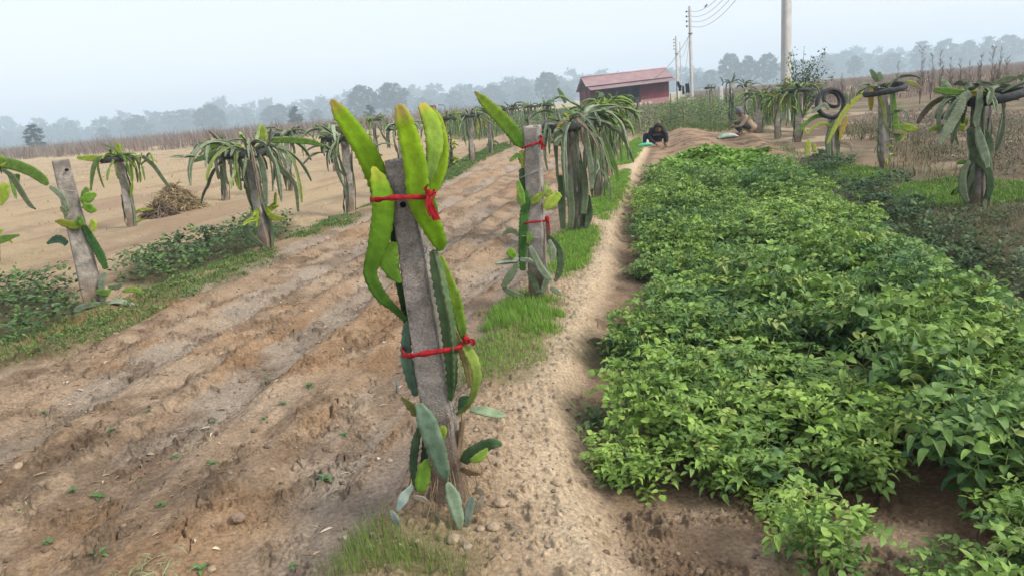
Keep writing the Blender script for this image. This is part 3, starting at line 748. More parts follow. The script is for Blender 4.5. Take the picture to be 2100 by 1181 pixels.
def droop_path(rng, c, az, r0, z0, L, g, up, n):
    p = np.array([c[0] + math.cos(az) * r0, c[1] + math.sin(az) * r0, z0]); el = up
    P = [p.copy()]; ds = L / (n - 1); az2 = az + rng.uniform(-.35, .35); curl = rng.uniform(-.3, .3)
    kink = rng.integers(2, n - 2); ka = rng.normal(0, .45); ke = rng.normal(0, .3); g = g * rng.choice([.25, .5, .9, 1.2])
    for i in range(n - 1):
        f = (i + 1) / n
        if i == kink: az2 += ka; el += ke
        el = el - g * ds * (1.0 + 1.2 * f) * max(0.05, max(0.0, math.cos(el)) ** .8)
        az2 += curl * ds
        p = p + ds * np.array([math.cos(az2) * math.cos(el), math.sin(az2) * math.cos(el), math.sin(el)])
        P.append(p.copy())
    return np.array(P)
def tyre_plant(base, top, n, Lr, wd, cols, seed, lab, tyre=True, R=.25, g=(3.5, 7), bias=None, climb=5, far=False, up=(.2, .9), fresh=.12, shoots=0, tilt=(0, 0), tyc=None, w_post=(.13, .11), grp=None, pmat=None, erect=.08, rr0=(.02, .2)):
    """one station: concrete post, the tyre lying on it, the plant hanging over the tyre. lab = where it stands"""
    rng = np.random.default_rng(seed)
    b = GG(*base); t = AT(top[0], top[1], b.y)
    e = empty('concrete_post', b, 'concrete post ' + lab, 'concrete post', 'concrete posts of the dragon fruit rows')
    post_mesh(b, t, w_post[0], w_post[1], seed, M[pmat or 'concrete'], e, 'shaft', n=26, k=20, yaw=rng.uniform(-.5, .5))
    c = Vector(AT(tyc[0], tyc[1], b.y)) if tyc else Vector(t)
    if tyre:
        m = MB()
        for a in (rng.uniform(0, 1.5), ):
            for q in (0, math.pi / 2):
                d = Vector((math.cos(a + q), math.sin(a + q), 0)) * (R + .10)
                cc = Vector((t.x, t.y, c.z - .045)); m.tube([cc - d, cc + d], .007, 6)
        m.build('support_rod', M['rod'], e)
        ty = tyre_mesh(c, R, .043, (tilt[0], tilt[1], 1), None, seed)
        tag(ty, 'black tyre on the post ' + lab, 'tyre', 'tyres on the posts')
    climb = max(3, int(climb * .7)); pl = empty('dragon_fruit_plant', b, 'dragon fruit plant ' + lab, 'dragon fruit', 'dragon fruit plants')
    H0 = c.z - b.z; ctr = (t.x, t.y)
    for i in range(climb):
        az = 6.28 * i / max(1, climb) + rng.uniform(-.9, .9) - 1.2; P = []
        m_ = 7; lf = rng.uniform(.75, 1.02) if i % 3 else rng.uniform(.4, .9)
        for j in range(m_):
            f = j / (m_ - 1) * lf; q = Vector(b).lerp(t, f); rad = w_post[0] * .62 + rng.uniform(0, .035)
            a2 = az + .5 * math.sin(f * 5 + i)
            P.append((q.x + math.cos(a2) * rad, q.y + math.sin(a2) * rad, q.z + .01))
        W = [wd * .5] + [wd * rng.choice([.35, .6, .8, .95]) for _ in range(m_ - 2)] + [wd * .4]
        col = np.array(cols[0]) * rng.uniform(.6, 1.0)
        if far:
            PP, WW, _ = resample(P, W, 12); cactus_lo(PP, WW, col, col, pl, rng.uniform(-2, 2), rng, np.array([math.cos(az), math.sin(az), 0.1]))
        else: cactus(P, W, col, pl, back=(-math.cos(az), -math.sin(az), .05), fine=False, twist=rng.uniform(-.8, .8), seed=seed + i)
    n = int(n * .85); budget = max(0, 92 - n - climb - shoots)
    for i in range(n):
        az = rng.uniform(0, 6.283) if bias is None or rng.random() < .35 else bias[0] + rng.normal(0, bias[1])
        L = rng.uniform(Lr[0] * .6, Lr[1]); er = rng.random() < erect
        u = rng.uniform(up[0] - .35, up[1]) + (.3 if er else 0); gg = rng.uniform(*g) * (.3 if er else 1); L *= .42 if er else 1
        m_ = 14 if far else 12
        P = droop_path(rng, ctr, az, rng.uniform(*rr0), c.z + rng.uniform(.01, .07), L, gg, u, m_)
        P[:, 2] = np.maximum(P[:, 2], b.z + .03)
        wv = wd * rng.uniform(.7, 1.2); tt = np.linspace(0, 1, m_)
        jt = rng.uniform(.3, .7); W = wv * (1 - .55 * np.exp(-((tt - jt) / .045) ** 2)) * np.clip(np.minimum(1, .45 + tt * 4) * np.where(tt > .86, .45 + (1 - tt) * 3.6, 1) * (1 + .14 * np.sin(tt * 9 + i)), .3, 1.3)
        t_ = rng.random(); col = (np.array(cols[0]) * (1 - t_) + np.array(cols[1]) * t_) * rng.uniform(.75, 1.2)
        tipc = (np.array(cols[2]) * .7 + col * .3) * rng.uniform(.7, 1.0) if rng.random() < fresh or er else col * 1.1
        if rng.random() < .035: col = np.array(OCHRE) * .9; tipc = np.array(YELG)
        elif rng.random() < .05: col = np.array(DEAD) * .8; tipc = col; wv *= .6
        bk = np.array([math.cos(az), math.sin(az), .4])
        if far: cactus_lo(P, W, col, tipc, pl, rng.uniform(-1.5, 1.5), rng, bk)
        else: cactus(P, W, col, pl, back=bk, tip=tipc, fine=False, twist=rng.uniform(-1.2, 1.2), seed=seed * 3 + i)
        if rng.random() < .55 and budget > 0:
            budget -= 1; j = rng.integers(2, m_ - 3); q0 = P[j]; mb = 9; az2 = az + rng.normal(0, .9); L2 = rng.uniform(.18, .5)
            P2 = droop_path(rng, (q0[0], q0[1]), az2, .0, q0[2], L2, rng.uniform(1.5, 7), rng.uniform(-.3, 1.2), mb); P2[:, 2] = np.maximum(P2[:, 2], b.z + .03)
            W2 = wd * rng.uniform(.6, 1.05) * np.array([.4, .8, 1, 1.05, 1, .95, .9, .75, .35]); c2 = col * rng.uniform(.8, 1.2); t2 = tipc if rng.random() < .5 else c2
            if far: cactus_lo(P2, W2, c2, t2, pl, rng.uniform(-1, 1), rng, np.array([math.cos(az2), math.sin(az2), .4]))
            else: cactus(P2, W2, c2, pl, back=(math.cos(az2), math.sin(az2), .4), tip=t2, fine=False, seed=seed * 7 + i)
    for i in range(shoots):
        az = rng.uniform(0, 6.283); z0 = b.z + rng.uniform(.05, .6) * H0
        P = droop_path(rng, (b.x, b.y), az, .08, z0, rng.uniform(.15, .4), rng.uniform(2, 6), rng.uniform(.2, 1.0), 8); P[:, 2] = np.maximum(P[:, 2], b.z + .02)
        col = np.array(cols[2]) * rng.uniform(.6, 1.0)
        W = wd * np.array([.6, .9, 1, 1.05, 1, .95, .8, .4])
        if far: cactus_lo(P, W, col, col, pl, .5, rng, np.array([math.cos(az), math.sin(az), .4]))
        else: cactus(P, W, col, pl, back=(math.cos(az), math.sin(az), .4), fine=False, seed=seed * 5 + i)
    return pl, b, t, c

WD = .05
tyre_plant((1188, 474), (1172, 266), 58, (.45, 1.1), .046, (DULL, GREY, MIDG), 31, 'third in the middle row, behind the two small red ties', bias=(-.1, .9), climb=10, fresh=.15, tyc=(1166, 258), R=.27, tilt=(.02, -.05), g=(3.5, 7))
tyre_plant((1228, 406), (1214, 240), 62, (.5, 1.0), .055, (DULL, MIDG, FRESH), 32, 'fourth in the middle row, under a dense mop', bias=(-.1, .9), climb=8, fresh=.4, up=(.3, 1.0), far=True, tyc=(1214, 238))
tyre_plant((1246, 362), (1232, 222), 62, (.4, .9), .06, (MIDG, DULL, FRESH), 33, 'fifth in the middle row, left of the red shed', bias=(-.1, .9), climb=6, fresh=.5, up=(.1, .7), far=True, tyc=(1232, 222))
tyre_plant((1260, 332), (1247, 212), 50, (.35, .8), .06, (MIDG, DULL, FRESH), 34, 'sixth in the middle row, before the shed door', climb=5, fresh=.6, up=(.1, .7), far=True, tyc=(1247, 212), erect=.03)
tyre_plant((1272, 308), (1260, 208), 36, (.35, .8), .065, (MIDG, GREY, FRESH), 35, 'last in the middle row, near the green bag', climb=4, fresh=.4, far=True, tyc=(1260, 208), up=(0, .5), erect=0)
tyre_plant((547, 510), (512, 320), 60, (.6, 1.15), .055, (DULL, GREY, FRESH), 36, 'second in the left row, right of the leaning post', climb=8, shoots=7, fresh=.3, up=(.25, .9), tyc=(508, 315), R=.27, g=(3, 6.5), erect=.14)
tyre_plant((719, 436), (708, 292), 36, (.5, 1.0), .055, (DULL, GREY, MIDG), 37, 'third in the left row, stems hanging on its left', climb=6, bias=(2.9, .8), fresh=.1, tyc=(697, 285), R=.25, pmat='concrete_pale', w_post=(.16, .14))
tyre_plant((828, 392), (822, 268), 30, (.4, .9), .06, (DULL, GREY, MIDG), 38, 'fourth in the left row, behind the tall foreground blades', climb=6, far=True, tyc=(822, 261), R=.26)
tyre_plant((922, 348), (915, 252), 30, (.4, .9), .06, (DULL, MIDG, FRESH), 39, 'fifth in the left row, bushy and leafy to the ground', climb=10, shoots=40, far=True, tyc=(915, 244), R=.26, fresh=.3)
tyre_plant((969, 331), (964, 250), 44, (.5, 1.1), .06, (DULL, GREY, MIDG), 40, 'sixth in the left row, stems hanging straight down', climb=5, far=True, tyc=(964, 238), R=.3)
tyre_plant((1008, 316), (1003, 238), 30, (.5, 1.1), .06, (DULL, MIDG, MIDG), 41, 'seventh in the left row, dark and narrow', climb=6, shoots=8, far=True, tyc=(1003, 231), R=.28)
tyre_plant((1050, 300), (1047, 232), 26, (.4, 1.0), .065, (DULL, GREY, MIDG), 42, 'eighth in the left row, behind the tilted bright blade', climb=5, far=True, tyc=(1046, 224), R=.3)
tyre_plant((1084, 290), (1086, 226), 26, (.4, 1.0), .07, (DULL, MIDG, MIDG), 43, 'ninth in the left row, just above the second post', climb=5, far=True, tyc=(1090, 219), R=.3)
tyre_plant((1118, 282), (1116, 224), 26, (.4, 1.0), .07, (DULL, MIDG, FRESH), 44, 'tenth in the left row, nearest the shed', climb=4, far=True, tyc=(1118, 216), R=.3, erect=.15)
tyre_plant((272, 465), (246, 332), 20, (.35, .9), .055, (DULL, MIDG, FRESH), 45, 'far left, beside the heap of straw', climb=6, fresh=.5, up=(.1, .8), tyc=(240, 327), R=.25, erect=.2, shoots=3)
tyre_plant((464, 411), (456, 312), 40, (.5, .9), .06, (DULL, GREY, MIDG), 46, 'in the outer left row under a broad mop', climb=6, far=True, tyc=(456, 306), R=.3)
tyre_plant((596, 391), (588, 286), 30, (.4, .9), .055, (DULL, GREY, OCHRE), 47, 'in the outer left row behind the second left post', climb=5, far=True, tyc=(580, 276), R=.27, shoots=4)
tyre_plant((688, 352), (684, 274), 26, (.4, .9), .06, (DULL, MIDG, FRESH), 48, 'in the outer left row behind the third left post', climb=5, far=True, tyc=(684, 266), R=.27)
tyre_plant((772, 322), (768, 250), 30, (.4, .9), .06, (DULL, MIDG, FRESH), 49, 'in the outer left row, between the tall fresh blades', climb=8, shoots=14, far=True, tyc=(768, 246), R=.25, erect=.3)
tyre_plant((-12, 540), (-34, 345), 14, (.4, .8), .055, (DULL, MIDG, FRESH), 50, 'cut by the left edge of the picture', climb=6, fresh=.4, tyc=(-34, 338), R=.25, shoots=3)
tyre_plant((2003, 428), (2012, 212), 28, (.4, .85), .075, (DULL, GREY, MIDG), 51, 'nearest in the right row, with broad grey stems', climb=10, fresh=.08, bias=(3.3, .7), tyc=(2035, 198), R=.31, tilt=(-.12, -.04), w_post=(.17, .15), shoots=3, up=(.1, .6))
tyre_plant((1815, 347), (1810, 196), 8, (.4, .8), .06, (DULL, GREY, YELG), 52, 'second in the right row, with a bare tilted tyre', climb=7, fresh=.3, tyc=(1815, 184), R=.30, tilt=(-.2, -.08), shoots=5, bias=(3.3, .8))
tyre_plant((1637, 292), (1640, 192), 62, (.5, 1.15), .065, (MIDG, GREY, YELG), 53, 'in the right row, thickly hung with yellowish stems', climb=6, fresh=.5, bias=(3.2, 1.0), tyc=(1632, 186), R=.33, far=True, shoots=6, w_post=(.18, .16))
tyre_plant((1556, 273), (1556, 196), 26, (.4, .9), .06, (DULL, MIDG, FRESH), 54, 'in the right row just behind the worker in brown', climb=5, far=True, tyre=False, pmat='concrete_pale', w_post=(.2, .18))
tyre_plant((1594, 284), (1594, 206), 44, (.4, .95), .06, (DULL, MIDG, YELG), 58, 'in the right row, a leafy mass left of the yellowish mop', climb=6, far=True, tyre=False)
tyre_plant((1530, 258), (1528, 182), 14, (.4, 1.0), .07, (DULL, MIDG, FRESH), 55, 'in the right row behind the hooded head', climb=6, far=True, tyre=False, up=(.6, 1.2), g=(2.5, 4))
tyre_plant((1500, 252), (1499, 172), 10, (.4, 1.1), .075, (DARKG, DULL, MIDG), 56, 'in the right row left of the brown-coated worker', climb=9, far=True, tyre=False, up=(.6, 1.2), g=(2.5, 4))
tyre_plant((1458, 236), (1457, 184), 22, (.3, .6), .06, (DULL, GREY, FRESH), 57, 'far down the right row near the clothes line', climb=3, far=True, tyc=(1456, 181), R=.3, erect=.4)

# third of the right row: an upright tyre tied on a short post
def upright_tyre():
    b = GG(1709, 328); t = AT(1706, 236, b.y); lab = 'third in the right row, with upright tyres on it'
    e = empty('concrete_post', b, 'short concrete post ' + lab, 'concrete post', 'concrete posts of the dragon fruit rows')
    post_mesh(b, t, .13, .12, 61, M['concrete'], e, 'shaft', n=26, k=20)
    m = 1500.0 / (b - Vector((0, 0, EYE))).length
    c = AT(1704, 213, b.y - .1)
    tag(tyre_mesh(c, 25 / m, .045, (.12, -1, .12), None, 62), 'black tyre standing upright like a ring on the third post of the right row', 'tyre')
    c2 = AT(1706, 205, b.y + .12)
    tag(tyre_mesh(c2, 15 / m, .035, (.2, -1, .5), None, 63), 'smaller black tyre inside the upright ring on the right row', 'tyre')
    pl = empty('dragon_fruit_plant', b, 'dragon fruit plant sprawling from the post with upright tyres', 'dragon fruit', 'dragon fruit plants')
    Y = b.y
    def S(px, w, col, dy=0, **k): cactus([AT(x, y, Y + dy) for x, y in px], [q / m for q in w], col, pl, back=(0, 1, .1), fine=False, **k)
    S([(1700, 325), (1698, 290), (1704, 262), (1710, 240)], [9, 12, 12, 7], DULL, -.12)
    S([(1718, 325), (1716, 285), (1712, 250)], [8, 12, 8], DULL, -.05)
    S([(1698, 238), (1672, 240), (1650, 256), (1634, 272)], [6, 8, 7, 3], MIDG, -.1)
    S([(1705, 258), (1685, 254), (1668, 262), (1655, 276)], [5, 6, 6, 3], YELG, -.2)
    S([(1790, 175), (1760, 200), (1735, 225), (1712, 262), (1696, 296)], [5, 9, 11, 9, 4], YELG, -.3)
    S([(1700, 225), (1690, 215), (1675, 224), (1664, 232)], [6, 8, 7, 3], GREY, -.2)
    S([(1740, 240), (1728, 262), (1722, 290)], [5, 11, 5], OCHRE, -.1)
    S([(1722, 292), (1742, 296), (1748, 312)], [5, 7, 4], DEAD, -.1)
    S([(1654, 320), (1656, 300), (1660, 285)], [7, 12, 4], YELG, -.2)
    S([(1670, 312), (1670, 295)], [12, 6], YELG, -.1)
    S([(1700, 342), (1702, 318)], [9, 5], GREY, -.3)
    S([(1722, 200), (1735, 195), (1738, 215)], [4, 6, 3], DULL, .0)
upright_tyre()

# signature stems of particular plants
def extra(pl_b, paths):
    e, b = pl_b
    m = 1500.0 / (b - Vector((0, 0, EYE))).length
    for px, w, col, tip, dy in paths:
        cactus([AT(x, y, b.y + dy) for x, y in px], [q / m for q in w], col, e, tip=tip, back=(0.1, 1, .1), fine=True)
plants = [o for o in bpy.data.objects if o.name.startswith('dragon_fruit_plant')]
def find(txt):
    for o in plants:
        if txt in o['label']: return (o, o.location.copy())
extra(find('nearest in the right row'), [
    ([(1990, 190), (1972, 205), (1950, 230), (1936, 244)], [14, 17, 17, 8], GREY, GREY, -.30),
    ([(1975, 200), (1966, 225), (1945, 262), (1925, 296)], [12, 18, 18, 7], GREY, GREY, -.34),
    ([(2008, 185), (2008, 215), (2002, 245), (2003, 262)], [10, 12, 12, 7], GREY, GREY, -.28),
    ([(2003, 262), (2010, 290), (2020, 320), (2026, 345)], [10, 16, 15, 7], GREY, GREY, -.24),
    ([(2007, 262), (2024, 278), (2030, 300), (2024, 325), (2012, 340)], [6, 11, 13, 12, 5], DARKG, DULL, -.16),
    ([(2085, 160), (2065, 163), (2035, 173)], [6, 12, 6], DULL, DULL, -.1), ([(2100, 158), (2086, 158)], [14, 5], DULL, DULL, -.15),
    ([(1915, 184), (1945, 188), (1980, 190)], [8, 13, 8], MIDG, MIDG, -.1),
    ([(1984, 415), (1974, 390), (1975, 355), (1988, 330)], [8, 14, 12, 8], DULL, DULL, -.2),
    ([(2026, 410), (2030, 380), (2026, 350), (2010, 330), (1996, 300), (1988, 262)], [8, 14, 13, 16, 18, 10], DARKG, DULL, -.16),
    ([(1978, 262), (1925, 262), (1905, 268)], [12, 10, 6], FRESH, FRESH, -.05), ([(1985, 250), (1950, 250)], [12, 9], FRESH, FRESH, -.02)])
extra(find('second in the right row'), [
    ([(1858, 168), (1872, 172), (1892, 184)], [6, 8, 3], YELG, DEAD, 0), ([(1800, 168), (1793, 155), (1785, 143)], [7, 10, 5], MIDG, GREY, 0),
    ([(1808, 165), (1802, 148)], [12, 6], GREY, GREY, -.1), ([(1785, 178), (1786, 205), (1786, 228)], [8, 10, 5], OCHRE, OCHRE, .05),
    ([(1830, 262), (1860, 262), (1882, 266)], [10, 15, 6], MIDG, FRESH, -.1), ([(1832, 270), (1856, 275), (1848, 290)], [7, 6, 4], DEAD, YELG, -.15),
    ([(1800, 190), (1812, 222), (1815, 255), (1826, 272)], [5, 7, 6, 5], YELG, DULL, -.12), ([(1832, 190), (1834, 225), (1838, 262), (1842, 290)], [6, 10, 12, 8], MIDG, MIDG, -.1)])
extra(find('cut by the left edge'), [
    ([(-20, 335), (8, 335), (35, 340), (65, 352), (88, 368), (98, 380)], [10, 18, 20, 20, 18, 8], MIDG, MIDG, -.1),
    ([(5, 348), (25, 362), (42, 390), (60, 418), (74, 430)], [6, 10, 11, 9, 3], DULL, DULL, -.12), ([(-8, 415), (5, 395), (16, 378)], [22, 26, 10], FRESH, FRESH, -.2),
    ([(-10, 500), (8, 490), (40, 482)], [8, 12, 4], MIDG, MIDG, -.1), ([(-2, 340), (4, 330), (2, 318)], [12, 16, 6], FRESH, FRESH, -.1)])
extra(find('beside the heap of straw'), [
    ([(212, 325), (190, 325), (158, 324)], [10, 12, 6], FRESH, FRESH, -.1), ([(228, 322), (205, 326), (192, 345), (186, 392)], [6, 8, 9, 4], DULL, MIDG, -.15),
    ([(292, 320), (315, 340), (335, 368), (350, 388)], [7, 8, 7, 3], DULL, DULL, -.05), ([(240, 320), (243, 305), (238, 293)], [12, 12, 6], FRESH, FRESH, -.1)])
extra(find('second in the left row'), [
    ([(560, 288), (600, 288), (640, 292), (664, 300)], [10, 13, 11, 4], MIDG, MIDG, -.1), ([(465, 305), (430, 318), (388, 335)], [9, 13, 4], MIDG, DULL, -.15),
    ([(495, 300), (455, 298), (415, 302)], [8, 12, 5], FRESH, MIDG, -.1), ([(545, 308), (580, 350), (605, 380), (612, 435)], [9, 13, 8, 5], DULL, DULL, -.15),
    ([(518, 305), (535, 330), (543, 365), (546, 420)], [9, 12, 11, 8], GREY, GREY, -.2), ([(500, 450), (510, 480), (540, 505)], [10, 15, 8], DULL, DULL, -.2),
    ([(541, 290), (540, 270), (538, 258)], [12, 12, 6], FRESH, FRESH, 0), ([(545, 428), (560, 445), (585, 448)], [9, 14, 6], FRESH, YELG, -.1)])
extra(find('sixth in the middle row'), [([(1228, 250), (1230, 215), (1233, 190)], [10, 13, 9], GREY, GREY, -.6)])
extra(find('tenth in the left row'), [([(1160, 212), (1152, 195), (1144, 182)], [6, 9, 4], DULL, MIDG, -.3)])
extra(find('third in the middle row'), [
    ([(1156, 245), (1150, 262), (1140, 300)], [10, 17, 9], GREY, GREY, -.28), ([(1194, 240), (1200, 275), (1208, 320), (1214, 360), (1213, 388)], [9, 13, 12, 12, 7], GREY, GREY, -.25),
    ([(1236, 270), (1250, 310), (1262, 345), (1268, 372)], [8, 11, 10, 6], DULL, MIDG, -.2), ([(1155, 340), (1166, 380), (1172, 430), (1170, 470)], [8, 14, 14, 10], DULL, DULL, -.25),
    ([(1185, 330), (1196, 350), (1200, 400), (1196, 440)], [8, 12, 14, 12], DULL, DULL, -.2), ([(1150, 360), (1152, 420), (1155, 470)], [10, 15, 11], DARKG, DULL, -.12), ([(1205, 400), (1208, 440), (1200, 475)], [10, 15, 9], DARKG, DULL, -.1)])

# ------------------------------------------------------------------ the three tied posts in front
def ribbon_loop(pts, hw, name, label, cat, knot=None, tails=(), mat='ribbon'):
    """a cloth band along pts (closed by the far side), with a knot and tails as children"""
    P = np.array([tuple(p) for p in pts]); n = len(P); c = P.mean(0); V = []
    for i in range(n):
        o = P[i] - c; o[2] = 0; o /= np.linalg.norm(o) + 1e-9; z = np.array([0, 0, 1.])
        w = hw * (1 + .22 * math.sin(i * 1.7) + .16 * math.sin(i * 4.3 + 1)); z = z + o * .35 * math.sin(i * .8)
        V += [P[i] - z * w - o * .002, P[i] - z * w + o * .001, P[i] + z * w * .1 + o * (.004), P[i] + z * w + o * .001, P[i] + z * w - o * .002]
    F = grid_faces(n, 5, True); j = np.arange(5); F = np.vstack([F, np.stack([(n - 1) * 5 + j, (n - 1) * 5 + (j + 1) % 5, (j + 1) % 5, j], -1)])
    o = mesh_np(name, np.array(V), F, M[mat], None, None, True, loc=tuple(P[0])); tag(o, label, cat)
    if knot is not None:
        k, s = knot; m = MB(); th = np.linspace(0, math.pi, 9)
        V = []
        for a in th:
            for q in range(12):
                b = q * math.pi / 6; r = s * math.sin(a) * (1 + .18 * math.sin(3 * b + 4 * a)) + 1e-4
                V.append([k[0] + r * math.cos(b), k[1] + r * math.sin(b) * .7, k[2] + s * math.cos(a) * 1.1])
        m.add(V, grid_faces(9, 12)); m.build('knot', M[mat], o, True)
    for tpts, tw in tails:
        V = []; Pt = np.array([tuple(p) for p in tpts])
        Pq, Wq, _ = resample(Pt, tw, 16)
        for i, p in enumerate(Pq):
            w = Wq[i]; V += [p + [-w, .0, 0], p + [-w * .4, -.006 * math.sin(i * .6) - .004, 0], p + [w * .3, .004, 0], p + [w, -.002, 0], p + [w * .3, .008, 0], p + [-w * .4, .004, 0]]
        mesh_np('tail', np.array(V), grid_faces(16, 6), M[mat], o, None, True)
    return o
def ellipse_loop(A, B, back, n=40, dz=0.0, front=.08):
    """closed loop from A (left) to B (right) bulging a little in front and by 'back' behind"""
    A = np.array(tuple(A)); B = np.array(tuple(B)); c = (A + B) / 2; h = (B - A) / 2; out = []
    for i in range(n):
        a = 2 * math.pi * i / n; d = math.sin(a)
        ca = math.copysign(abs(math.cos(a)) ** .8, math.cos(a)); sd_ = math.copysign(abs(d) ** .7, d)
        out.append(c - h * ca + np.array([0, back * sd_ if d > 0 else front * sd_, .004 * math.sin(3 * a)]))
    return out

def centre_post():
    b = GG(927, 1012); Y = b.y; m = 1500.0 / ((b - Vector((0, 0, EYE))).dot(FWD))
    t = AT(818, 336, Y)
    mt = 1500.0 / ((t - Vector((0, 0, EYE))).dot(FWD))
    print('centre post', b, t, m, mt)
    post = empty('concrete_post', b, 'big weathered concrete post in the foreground, leaning left, with two red cloth ties', 'concrete post', 'concrete posts of the dragon fruit rows')
    post_mesh(b, t, 60 / m, 47 / mt, 5, M['concrete'], post, 'shaft', n=260, k=64, rough=.0030, yaw=-.16, burr=.022)
    # bolt hole: rimmed shallow dish, black colour stands for the shade inside
    hc = AT(826, 421, Y - .066); mh = MB()
    th = np.arange(16) * 2 * math.pi / 16
    V = []
    for r, y in ((.0115, .004), (.0105, -.0045), (.0075, -.0035), (.0065, .006), (.0001, .008)):
        V.append(np.stack([hc.x + r * np.cos(th), np.full(16, hc.y + y + .006), hc.z + r * np.sin(th)], -1))
    mh.add(np.vstack(V), grid_faces(5, 16)); mh.build('hole', M['dark'], post, True)
    pl = empty('dragon_fruit_plant', b, 'young dragon fruit plant with tall yellow-green blades tied to the foreground post', 'dragon fruit', 'dragon fruit plants')
    def mm(p): return 1500.0 / ((Vector(p) - Vector((0, 0, EYE))).dot(FWD))
    def S(px, w, col, dy=0.0, tip=None, k=1.0, **kw):
        dys = dy if isinstance(dy, (list, tuple)) else [dy] * len(px)
        P = [AT(x, y, Y + d) for (x, y), d in zip(px, dys)]
        W = [q / mm(p) / 1.03 * k for q, p in zip(w, P)]
        kw.setdefault('back', (0.05, 1, 0.05))
        cactus(P, W, col, pl, tip=tip, **kw)
    RED = (0.42, .20, .06)
    F1 = (.11, .25, .010); F2 = (.36, .46, .035)
    # left big blade, base to tip
    S([(796, 452), (790, 425), (784, 398), (773, 362), (755, 320), (729, 277), (702, 238), (679, 205)], [22, 36, 44, 47, 46, 42, 34, 12], F1, [.05, .03, .02, .01, 0, 0, 0, 0], tip=(.21, .36, .012), tipcol=(.34, .25, .05), depth=.11, seed=1, twist=.25)
    # second blade: from the foot of the curl up to its tip
    S([(833, 656), (808, 632), (785, 611), (768, 585), (759, 556), (769, 522), (779, 482), (785, 444), (786, 408), (777, 374), (764, 342)], [13, 16, 24, 27, 28, 36, 44, 47, 46, 38, 12], (.055, .15, .03), [.02, .0, -.02, -.04, -.05, -.06, -.07, -.07, -.07, -.06, -.06], tip=(.17, .34, .012), tipcol=(.32, .36, .04), depth=.11, seed=2, twist=.5, wave=.05)
    S([(822, 580), (806, 560), (798, 538), (800, 515), (814, 498)], [10, 30, 42, 40, 12], (.10, .23, .025), -.05, tip=(.17, .32, .03), depth=.22, seed=3, wave=.12)
    S([(838, 700), (833, 655), (820, 590), (810, 530), (806, 470), (802, 430)], [10, 12, 14, 13, 13, 10], (.03, .07, .02), .03, seed=4, depth=.2)
    S([(820, 470), (812, 440), (806, 460)], [16, 22, 10], (.04, .10, .02), .02, seed=41)
    # centre tall blade
    S([(905, 514), (899, 492), (884, 460), (866, 425), (857, 390), (853, 345), (844, 300), (831, 254), (818, 214)], [14, 34, 44, 49, 50, 50, 46, 40, 22], (.12, .27, .010), [-.06, -.07, -.08, -.09, -.09, -.08, -.07, -.06, -.06], tip=(.27, .43, .015), tipcol=(.50, .38, .11), depth=.10, seed=5, twist=-.15)
    # right pair
    S([(881, 372), (886, 335), (891, 292), (884, 250), (863, 213)], [8, 26, 38, 42, 26], (.19, .31, .07), [.0, .0, 0, .02, .02], tip=(.28, .42, .03), tipcol=(.42, .33, .06), depth=.11, seed=6, twist=.9, wave=.08)
    S([(886, 400), (893, 372), (902, 335), (904, 295), (896, 250), (884, 222)], [12, 30, 34, 32, 26, 12], (.17, .34, .014), [.02, .03, .04, .05, .06, .06], tip=(.34, .46, .03), depth=.11, seed=7)
    S([(903, 515), (893, 470), (888, 430), (884, 398)], [16, 20, 22, 14], (.11, .24, .025), .03, seed=42)
    # dull ribbed stem down the right face
    S([(925, 822), (928, 775), (925, 715), (919, 660), (909, 610), (899, 560), (889, 512)], [12, 28, 34, 37, 36, 33, 20], (.06, .125, .045), [-.05, -.06, -.07, -.07, -.07, -.06, -.05], tip=(.12, .18, .09), angles=(0, 120, -120), back=(0.3, -1, 0), depth=.22, seed=8, per=.03)
    S([(952, 695), (943, 655), (934, 615), (920, 572), (902, 524)], [14, 24, 27, 20, 12], (.12, .25, .03), .03, tip=(.25, .38, .04), depth=.2, seed=9)
    S([(935, 850), (958, 832), (973, 800), (977, 765), (968, 732), (948, 704)], [8, 12, 16, 22, 24, 14], (.13, .21, .05), [-.03, -.05, -.07, -.08, -.07, -.05], tip=(.25, .33, .06), depth=.25, seed=10, twist=.5)
    S([(964, 795), (957, 750), (944, 712), (936, 680)], [9, 15, 15, 8], (.20, .17, .07), [-.02, 0, 0, 0], seed=11, depth=.2)
    S([(967, 815), (950, 820), (942, 845)], [10, 18, 8], (.04, .10, .05), 0, seed=43)
    # lower left
    S([(853, 812), (843, 776), (834, 732), (833, 680), (838, 655)], [12, 24, 25, 18, 10], (.10, .17, .11), [.0, .0, .01, .02, .03], depth=.2, seed=12)
    S([(856, 852), (842, 832), (822, 813)], [16, 18, 6], (.12, .13, .04), -.05, seed=13)
    S([(916, 984), (907, 958), (893, 915), (876, 865), (858, 826)], [12, 30, 42, 42, 18], (.13, .21, .13), [-.10, -.11, -.12, -.12, -.10], tip=(.18, .27, .18), depth=.11, seed=14, wave=.04)
    S([(905, 900), (908, 880), (912, 872)], [16, 20, 8], (.25, .34, .04), -.1, seed=15)
    S([(966, 838), (990, 842), (1015, 848), (1037, 853)], [18, 24, 24, 10], (.26, .33, .19), [-.02, -.06, -.08, -.10], seed=16, back=(0, .5, -1), depth=.1)
    S([(950, 948), (966, 930), (990, 915), (1012, 908), (1030, 912)], [20, 30, 28, 24, 10], (.10, .18, .08), [-.03, -.06, -.08, -.10, -.10], seed=17, depth=.1)
    S([(965, 945), (985, 935), (1000, 918)], [14, 22, 8], (.20, .32, .05), -.12, seed=18)
    S([(855, 1005), (848, 960), (852, 910), (862, 870)], [10, 17, 18, 10], (.06, .10, .05), -.02, seed=19)
    S([(868, 985), (872, 940), (870, 900)], [10, 18, 10], (.06, .09, .05), -.0, seed=44)
    S([(862, 1008), (866, 985), (871, 960), (876, 940)], [22, 30, 28, 10], (.15, .28, .035), -.10, seed=20, depth=.15)
